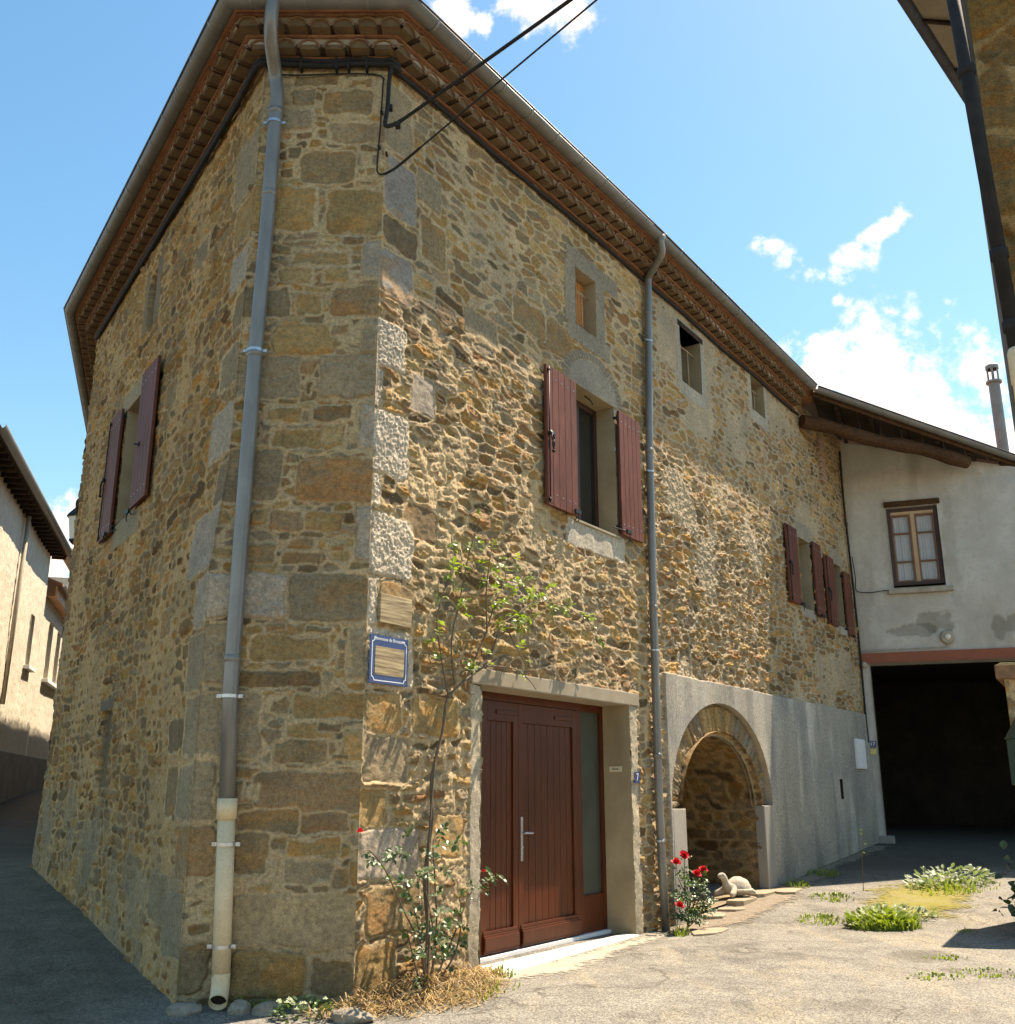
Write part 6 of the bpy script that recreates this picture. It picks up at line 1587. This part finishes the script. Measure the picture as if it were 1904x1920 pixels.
def build_stones():
    spec = [((-2.42, 8.24), .17, .12, .10, 'rounded stone at the left foot of the blunt corner'), ((-2.0, 8.22), .13, .10, .10, 'ochre stone just right of the drain mouth'), ((-1.78, 8.2), .16, .11, .09, 'broad grey stone in the row at the wall foot'),
            ((-1.55, 8.24), .09, .07, .09, 'narrow upright brown stone at the wall foot'), ((-1.13, 7.93), .24, .12, .10, 'long pale stone lying at the edge of the dry straw')]
    for k, ((x, y), sx, sy, sz, lab) in enumerate(spec):
        sx, sy, sz = sx * .8, sy * .8, sz * .75
        o = blob_rock('loose_stone', (x, y, gz(x, y) + sz * .25), sx, sy, sz, 31 + k, M_ROCK, rnd(-.5, .5)); tag(o, lab, 'stone', 'loose stones at the wall foot')
    fl = [((6.45, .16), .30, .20, .035, 'thin flagstone nearest the red rose'), ((7.0, .20), .26, .17, .03, 'small reddish flagstone in front of the niche'), ((7.55, .12), .42, .16, .035, 'long flagstone under the tortoise'), ((8.35, .10), .42, .17, .035, 'flagstone at the right side of the niche'), ((8.75, .32), .42, .22, .03, 'pale broken slab right of the niche'),
          ((5.35, .62), .42, .16, .03, 'thin pale flake of concrete near the downpipe foot')]
    for k, ((s, o_), sx, sy, sz, lab) in enumerate(fl):
        p = RW.w(s, 0, o_); zz = gz(p.x, p.y) if o_ > .15 else float(np.interp(s, [5.9, 8.9], [-.02, .09]))
        o = slab_rock('flagstone', (p.x, p.y, zz), sx, sy, sz * .7, 61 + k, M_FLAG, R(90 - 34.6) + rnd(-.1, .1)); tag(o, lab, 'slab', 'flagstones by the niche')
    rs = random.Random(5)
def soften(m, width=.16, scale=14):
    nt = m.node_tree; b = nt.nodes['Principled BSDF']
    at = nd(nt, 'ShaderNodeAttribute'); at.attribute_name = 'tone'
    f = math_n(nt, 'ADD', math_n(nt, 'MULTIPLY', at.outputs['Fac'], 1.0 / width), math_n(nt, 'MULTIPLY', math_n(nt, 'SUBTRACT', noise(nt, coords(nt), scale, 6, .7), .5), 2.6))
    mr = nd(nt, 'ShaderNodeMapRange'); mr.inputs['From Min'].default_value = .35; mr.inputs['From Max'].default_value = .8; nt.links.new(f, mr.inputs['Value'])
    nt.links.new(mr.outputs[0], b.inputs['Alpha'])
for _m, _w in ((M_DIRT, .26), (M_PATH, .26), (M_MOSS, .6)): soften(_m, _w)
def sheet(name, outline, mat, dz=.004, step=.06, label=None, cat=None, kind='structure', rag=.06, seed=1):
    """thin ground patch that follows the road surface, with a ragged edge"""
    xs = [p[0] for p in outline]; ys = [p[1] for p in outline]
    gx = np.arange(min(xs) - .2, max(xs) + .2, step); gy = np.arange(min(ys) - .2, max(ys) + .2, step)
    X, Y = np.meshgrid(gx, gy); n = len(outline)
    sd = np.full(X.shape, 1e9); inside = np.zeros(X.shape, bool)
    for k in range(n):
        ax, ay = outline[k]; bx, by = outline[(k + 1) % n]
        t = np.clip(((X - ax) * (bx - ax) + (Y - ay) * (by - ay)) / ((bx - ax) ** 2 + (by - ay) ** 2), 0, 1)
        sd = np.minimum(sd, np.hypot(X - ax - t * (bx - ax), Y - ay - t * (by - ay)))
        c = ((ay > Y) != (by > Y)) & (X < (bx - ax) * (Y - ay) / (by - ay + 1e-12) + ax); inside ^= c
    e = np.where(inside, sd, -sd) + (fbm(X * 3, Y * 3, seed, 4) - .5) * rag * 4
    k = (e > 0); k = k[:-1, :-1] & k[1:, :-1] & k[:-1, 1:] & k[1:, 1:]
    Z = ground_z(X, Y) + dz + .0
    V = np.stack([X, Y, Z], -1).reshape(-1, 3); idx = np.arange(X.size).reshape(X.shape)
    F = np.stack([idx[:-1, :-1], idx[:-1, 1:], idx[1:, 1:], idx[1:, :-1]], -1)[k]
    tn = np.repeat(np.clip(e, 0, 1).reshape(-1, 1), 3, 1)
    used = np.zeros(X.size, bool); used[F.ravel()] = True; rm = np.cumsum(used) - 1
    o = np_mesh(name, V[used], rm[F], [mat], None, tn[used]); tag(o, label, cat, kind=kind); return o
def wl(lst): return [(RW.w(s, 0, o).x, RW.w(s, 0, o).y) for s, o in lst]
def build_patches():
    sheet('earth_strip', wl([(5.0, -.1), (5.0, .5), (6.2, .8), (8.0, .75), (9.6, .55), (11.5, .4), (14.6, .5), (14.6, -.1)]), M_DIRT, .008, .06, seed=3, rag=.05)
    sheet('cement_apron', wl([(1.3, .05), (1.3, .5), (2.2, .78), (3.6, .6), (4.9, .45), (5.3, .25), (5.1, .02)]), M_PATH, .006, .04, seed=6, rag=.03)
    sheet('earth_strip', wl([(-.1, -.05), (-.2, .5), (.6, .75), (1.5, .55), (1.6, .0)]), M_DIRT, .010, .04, seed=9, rag=.05)
    sheet('moss_patch', [(4.9, 13.2), (4.5, 14.2), (5.0, 15.6), (6.0, 16.6), (7.3, 16.6), (7.0, 15.4), (6.4, 14.2), (5.6, 13.3)], M_MOSS, .012, .06, seed=12, kind='stuff', rag=.12, label='yellow-green moss growing over the asphalt in front of the garage', cat='moss')
build_stones(); build_patches()

# ------------------------------------------------------------------ plants
def leaf(mb, p, d, n, L, w, fold=.25):
    """one pointed leaf: two folded halves with a broad middle"""
    d = d.normalized(); s = d.cross(n); s = s.normalized() if s.length > 1e-6 else d.orthogonal(); n = s.cross(d).normalized()
    a = p; m1 = p + d * L * .35; m2 = p + d * L * .72; t = p + d * L - n * L * .12
    e1 = w * .5; e2 = w * .38
    mb.add([a, m1 + s * e1 + n * fold * e1, m2 + s * e2 + n * fold * e2, t, m2 - s * e2 + n * fold * e2, m1 - s * e1 + n * fold * e1, m1, m2],
           [(0, 6, 1), (1, 6, 7, 2), (2, 7, 3), (0, 5, 6), (5, 4, 7, 6), (4, 3, 7)])
def rv(s=1.0): return Vector((random.gauss(0, s), random.gauss(0, s), random.gauss(0, s)))
def sprig(mb, path, every, L, n_leaf=5, droop=.3, start=0.0):
    """compound rose leaves along a cane"""
    acc = 0; tot = len(path)
    for i in range(1, tot):
        acc += (path[i] - path[i - 1]).length
        if i / tot < start: continue
        if acc > every:
            acc = 0; d = (path[i] - path[i - 1]).normalized()
            for _ in range(random.choice((1, 1, 2))):
                ax = (rv() + d * .5 - Vector((0, 0, droop)) + Vector((.15, -.35, .1))).normalized(); st = path[i]
                nl = random.choice((3, 5, 5, 5)); Lr = L * rnd(.75, 1.2); up = (Vector((.25, -.35, 1)) + rv(.35)).normalized()
                side = ax.cross(up).normalized()
                for k in range((nl - 1) // 2):
                    b = st + ax * Lr * (.55 + .75 * k)
                    for sg in (-1, 1): leaf(mb, b, (side * sg + ax * .5 + rv(.1)), up + rv(.15), Lr * rnd(.85, 1.05), Lr * .62)
                leaf(mb, st + ax * Lr * (.55 + .75 * (nl - 1) // 2), ax + rv(.1), up, Lr * 1.1, Lr * .7)
def rose_flower(mb, c, r, up=Vector((0, 0, 1))):
    for ring, (n, rad, tilt) in enumerate(((3, .35, .25), (5, .7, .55), (6, 1.0, .9))):
        for k in range(n):
            a = 2 * math.pi * k / n + ring * .5 + rnd(-.1, .1); u = up.orthogonal().normalized(); v = up.cross(u); rd = u * math.cos(a) + v * math.sin(a)
            b = c - up * r * .4; tp = c + rd * r * rad * tilt + up * r * (.75 - .35 * ring); sd = up.cross(rd) * r * .55
            mid = b.lerp(tp, .6) + rd * r * .35 * rad
            mb.add([b, mid + sd, tp + sd * .6, tp + rd * r * .12, tp - sd * .6, mid - sd], [(0, 1, 2, 3), (0, 3, 4, 5)])
def cane(mb, pts, r0, r1, n=7):
    q = spline(pts, 8); m = len(q); mb.tube(q, [r0 + (r1 - r0) * k / (m - 1) for k in range(m)], n); return q
def build_climbing_rose():
    w = RW.w
    T = thing('climbing_rose', w(.68, -.06, .18), 'climbing rose with a bare woody stem up the wall left of the door', 'climbing plant')
    st = MB(); lf = MB(); ly = MB()
    cane(st, [w(.68, -.12, .16), w(.76, .3, .13), w(.73, .75, .10), w(.83, 1.25, .08), w(.82, 1.6, .08), w(.96, 2.0, .08), w(1.02, 2.28, .08), w(1.25, 2.46, .08), w(1.5, 2.60, .09), w(1.8, 2.74, .09)], .019, .009)
    cane(st, [w(.64, -.1, .18), w(.70, .4, .16), w(.73, .9, .13), w(.80, 1.4, .10), w(.85, 1.75, .09)], .012, .008)
    up = [[w(1.10, 2.42, .10), w(1.02, 2.8, .12), w(1.12, 3.2, .13), w(1.28, 3.7, .12), w(1.45, 4.08, .12)],
          [w(1.28, 2.52, .11), w(1.5, 2.9, .14), w(1.65, 3.25, .16), w(1.85, 3.55, .15), w(1.75, 3.75, .14)],
          [w(1.4, 2.55, .11), w(1.9, 3.05, .14), w(2.35, 3.36, .13), w(2.95, 3.44, .12), w(3.5, 3.33, .14), w(3.78, 3.18, .15)],
          [w(1.6, 2.65, .10), w(2.05, 2.66, .12), w(2.3, 2.57, .13), w(2.45, 2.48, .12)],
          [w(1.02, 2.3, .10), w(.86, 2.65, .13), w(.78, 3.0, .14), w(.92, 3.35, .14), w(1.1, 3.6, .14)],
          [w(1.35, 2.55, .11), w(1.6, 2.75, .15), w(1.75, 3.05, .17), w(2.1, 3.22, .17), w(2.3, 3.20, .16)],
          [w(1.9, 3.05, .13), w(2.05, 2.85, .16), w(2.2, 2.7, .16)], [w(1.2, 3.4, .13), w(1.0, 3.65, .15), w(.95, 3.8, .15)], [w(1.55, 2.95, .14), w(1.5, 3.4, .17), w(1.62, 3.85, .15)]]
    for k, c in enumerate(up):
        q = cane(st, c, .009, .004, 6)
        sprig(ly, q, .11 if k != 3 else .5, .062, start=.42 if k not in (4, 7) else .25)
    for c in ((1.62, 3.48, .16), (1.78, 3.38, .17), (1.95, 3.2, .17), (1.70, 3.25, .18), (2.12, 3.28, .17), (1.85, 3.0, .16), (1.15, 2.52, .13)):   # fuller tufts
        b = w(*c); sprig(ly, [b + Vector((.03, -.02, .02)) * k + rv(.015) for k in range(9)], .055, .058)
    lo = [[w(.66, -.1, .2), w(.45, .3, .28), w(.15, .62, .34), w(-.12, .9, .40), w(-.36, 1.06, .44), w(-.46, 1.02, .46)],
          [w(.66, -.1, .2), w(.5, .35, .25), w(.34, .65, .28), w(.18, .85, .3)],
          [w(.7, -.1, .2), w(.72, .4, .24), w(.66, .8, .26), w(.66, 1.08, .24), w(.82, 1.2, .22)],
          [w(.7, -.1, .2), w(.95, .3, .24), w(1.15, .6, .25), w(1.35, .74, .24)],
          [w(.7, -.1, .2), w(.9, .15, .28), w(.98, .4, .3), w(.95, .62, .3)],
          [w(.64, -.1, .2), w(.4, .12, .3), w(.3, .3, .32), w(.22, .45, .34)],
          [w(.66, -.1, .2), w(.62, .2, .3), w(.55, .45, .33), w(.5, .7, .3)]]
    for c in lo:
        q = cane(st, c, .010, .004, 6); sprig(lf, q, .095, .056, start=.25)
    for c in ((-.25, .96, .42), (.05, .74, .36), (.68, .92, .25), (.45, .28, .3), (1.22, .66, .25), (.6, .12, .28)):
        b = w(*c); sprig(lf, [b + Vector((.03, -.02, .025)) * k + rv(.02) for k in range(8)], .035, .056)
    st.build('stem', M_STEM, T, smooth=True); ly.build('young_leaves', M_LEAFY, T); lf.build('leaves', M_LEAF, T)
    bd = MB(); rose_flower(bd, w(-.42, 1.2, .40), .03); rose_flower(bd, w(1.37, .80, .25), .022); bd.build('bud', M_PETAL, T)
build_climbing_rose()
def build_red_rose():
    w = RW.w; b = w(5.42, -.08, .30)
    T = thing('red_rose_bush', b, 'small rose bush with red blooms at the foot of the grey downpipe', 'rose bush')
    st = MB(); lf = MB(); fl = MB()
    tips = [(5.10, .66, .34), (5.42, .72, .30), (5.62, .50, .36), (5.86, .53, .34), (4.98, .20, .42), (5.5, .35, .42), (5.72, .25, .45), (5.2, .4, .4)]
    for k, t in enumerate(tips):
        e = w(*t); q = cane(st, [b, b.lerp(e, .4) + rv(.03), b.lerp(e, .75) + rv(.02), e], .007, .004, 6); sprig(lf, q, .05, .05, start=.2)
        if k < 5: rose_flower(fl, e + Vector((0, 0, .02)), .062, (Vector((.3, -.6, .8)) + rv(.2)).normalized())
    for _ in range(14):
        c = w(5.45 + rnd(-.3, .32), .25 + rnd(-.22, .25), .34 + rnd(-.1, .12)); sprig(lf, [c + rv(.03) for k in range(6)], .03, .048)
    st.build('stem', M_STEMG, T, smooth=True); lf.build('leaves', M_LEAF, T); fl.build('bloom', M_PETAL, T)
build_red_rose()

def blades(mb, c, R_, n, h0, h1, w=.008, lean=.5, sx=1.0, sy=1.0, rot=0.0):
    for _ in range(n):
        a = rnd(0, 6.283); r = R_ * math.sqrt(random.random()); x0 = math.cos(a) * r * sx; y0 = math.sin(a) * r * sy
        x = c[0] + x0 * math.cos(rot) - y0 * math.sin(rot); y = c[1] + x0 * math.sin(rot) + y0 * math.cos(rot); z = gz_fast(x, y) - .005
        h = rnd(h0, h1) * (1 - .5 * r / R_); d = Vector((math.cos(a) + random.gauss(0, .5), math.sin(a) + random.gauss(0, .5), 0)); d = d.normalized() * lean * h * rnd(.3, 1.3)
        s = Vector((-d.y, d.x, 0)); s = s.normalized() * w * rnd(.7, 1.4) if s.length > 1e-6 else Vector((w, 0, 0))
        p = Vector((x, y, z)); q1 = p + d * .3 + Vector((0, 0, h * .6)); q2 = p + d + Vector((0, 0, h * (1 - .25 * lean)))
        mb.add([p - s, p + s, q1 + s * .8, q1 - s * .8, q2], [(0, 1, 2, 3), (3, 2, 4)])
_gc = {}
def gz_fast(x, y):
    k = (round(x * 8), round(y * 8))
    if k not in _gc: _gc[k] = gz(k[0] / 8, k[1] / 8)
    return _gc[k]
def rosette(mb, c, R_, n, L, sx=1.0, sy=1.0, rot=0.0, hz=.18):
    for _ in range(n):
        a = rnd(0, 6.283); r = R_ * math.sqrt(random.random()); x0 = math.cos(a) * r * sx; y0 = math.sin(a) * r * sy
        x = c[0] + x0 * math.cos(rot) - y0 * math.sin(rot); y = c[1] + x0 * math.sin(rot) + y0 * math.cos(rot); p = Vector((x, y, gz_fast(x, y) + rnd(.0, hz) * (1 - .6 * r / R_)))
        leaf(mb, p, Vector((math.cos(a), math.sin(a), rnd(.2, .9))) + rv(.3), Vector((0, 0, 1)) + rv(.4), L * rnd(.6, 1.2), L * .5)
def weed(name, c, parts, lab, cat='weed', group='weeds growing through the asphalt'):
    T = thing(name, (c[0], c[1], gz(c[0], c[1])), lab, cat, group)
    for nm, mb, mat in parts: mb.build(nm, mat, T)
    return T
def build_weeds():
    m = MB(); blades(m, (4.55, 13.0), .50, 420, .08, .36, .012, 1.0, 1.0, .75, .6); rosette(m, (4.5, 13.0), .42, 200, .13, 1.0, .8, .6, .2); n = MB(); rosette(n, (4.95, 13.6), .45, 200, .085, 1, .8)
    weed('grass_clump', (4.55, 13.0), [('blades', m, M_GRASS), ('silvery_leaves', n, M_GREYLEAF)], 'largest bright green grass clump in the sunny asphalt, with silvery leaves at its edge')
    m = MB(); rosette(m, (6.75, 16.2), .85, 300, .11, 1.1, .5, .6, .26); n = MB(); blades(n, (6.6, 15.8), .9, 220, .08, .2, .010, .7, 1.1, .5, .6)
    weed('weed_clump', (6.7, 16.1), [('leaves', m, M_GREYLEAF), ('blades', n, M_GRASS)], 'silvery leaved weed patch at the edge of the garage shadow')
    m = MB(); blades(m, (3.9, 13.4), .30, 130, .06, .14, .009, .7); weed('grass_clump', (3.9, 13.4), [('blades', m, M_GRASS)], 'small grass tuft just left of the largest clump')
    m = MB(); blades(m, (4.55, 15.0), .3, 110, .06, .13, .009, .7); weed('grass_clump', (4.55, 15.0), [('blades', m, M_GRASS)], 'short grass tuft on the near left edge of the moss')
    for (x, y, r, lab) in ((4.25, 9.75, .34, 'flat mossy tuft at lower right with a pebble beside it'), (3.72, 9.55, .22, 'faint grass tuft at lower right, left of the flat mossy tuft'), (4.3, 10.6, .20, 'thin grass wisp farther up from the flat mossy tuft'), (5.35, 12.6, .12, 'tiny grass sprout right of the largest clump')):
        m = MB(); blades(m, (x, y), r, int(260 * r), .03, .08, .008, .9, 1.2, .7); weed('grass_clump', (x, y), [('blades', m, M_GRASS)], lab)
    for (s, o, r, lab) in ((9.3, .3, .2, 'dark grass tuft at the shaded foot of the cement plinth'), (10.6, .3, .28, 'dark weeds along the plinth nearer the garage'), (4.95, .45, .12, 'tiny grass tuft near the right end of the doorstep'), (1.62, .28, .12, 'thin flowering weed at the left end of the doorstep')):
        p = RW.w(s, 0, o); m = MB(); blades(m, (p.x, p.y), r, int(420 * r), .06, .2, .008, .7); weed('grass_clump', (p.x, p.y), [('blades', m, M_GRASS)], lab, group='weeds along the foot of the walls')
    m = MB(); 
    for (x, y) in ((-1.95, 8.34), (-1.7, 8.36), (-1.4, 8.38)): blades(m, (x, y), .16, 60, .05, .16, .008, .8, 1.2, .5)
    weed('grass_clump', (-1.7, 8.35), [('blades', m, M_GRASS)], 'low green weeds along the foot of the blunt corner wall', group='weeds along the foot of the walls')
    m = MB(); rosette(m, (-1.5, 8.02), .2, 80, .06); f = MB()
    for _ in range(16):
        x, y = -1.48 + rnd(-.2, .2), 8.0 + rnd(-.1, .1); rose_flower(f, Vector((x, y, gz(x, y) + rnd(.05, .14))), .018)
    weed('white_flower', (-1.5, 8.02), [('leaves', m, M_LEAF), ('blooms', f, M_WPETAL)], 'white-flowered weed in the sun at the bottom edge, beside the straw', 'flower', 'weeds along the foot of the walls')
    m = MB(); q = cane(m, [(5.2, 15.6, gz(5.2, 15.6)), (5.22, 15.6, .5), (5.28, 15.62, .9)], .006, .003, 5); fl = MB()
    for z in (.6, .72, .86, .92): rose_flower(fl, Vector((5.26 + rnd(-.03, .03), 15.6, z)), .02)
    weed('tall_weed', (5.2, 15.6), [('stalk', m, M_STEMG), ('seed_heads', fl, M_GRASS)], 'single tall thin weed stalk in front of the garage shadow')
    T = thing('ivy_clump', (5.75, 12.2, 0), 'dark leafy ivy clump at the shaded foot of the gate pier', 'ivy'); m = MB()
    for _ in range(110):
        p = Vector((5.92 + random.gauss(0, .14), 12.15 + random.gauss(0, .14), abs(random.gauss(.22, .25)))); leaf(m, p, rv() + Vector((-.3, -.4, .1)), Vector((-.2, -.4, 1)) + rv(.4), .11, .09)
    m.build('leaves', M_IVY, T)
    # heap of dry cuttings
    m = MB()
    for _ in range(1600):
        s = random.betavariate(1.7, 1.9) * 2.3 - .55; wid = .62 * math.sin(math.pi * min(max((s + .6) / 2.35, 0.02), .98)) ** .7; o = .05 + random.betavariate(1.4, 1.8) * wid * 1.3
        p = RW.w(s, 0, o); hh = .15 * math.exp(-((o - .22) / .25) ** 2) * math.sin(math.pi * min(max((s + .6) / 2.35, 0), 1)); p.z = gz_fast(p.x, p.y) + hh * rnd(.3, 1.05) + .008
        a = rnd(0, 6.283); L_ = rnd(.06, .20); d = Vector((math.cos(a), math.sin(a), rnd(-.2, .35))) * L_; sd = Vector((-d.y, d.x, 0)).normalized() * rnd(.0025, .006)
        q1 = p + d * .5 + Vector((0, 0, rnd(.0, .04))); q2 = p + d - Vector((0, 0, rnd(0, .04)))
        q2.z = max(q2.z, gz_fast(q2.x, q2.y) + .006)
        m.add([p - sd, p + sd, q1 + sd, q1 - sd, q2], [(0, 1, 2, 3), (3, 2, 4)])
    p0 = RW.w(.6, -.1, .3)
    o = m.build('dry_straw', M_STRAW, None, loc=p0); tag(o, 'heap of dry straw-coloured cuttings at the foot of the climbing rose', 'straw', kind='stuff')
    m = MB(); p = RW.w(.9, 0, .55); blades(m, (p.x, p.y), .4, 110, .04, .14, .006, .8, 1.2, .6, R(55)); weed('grass_clump', (p.x, p.y), [('blades', m, M_GRASS)], 'fresh green grass growing through the dry straw heap', group='weeds along the foot of the walls')
build_weeds()
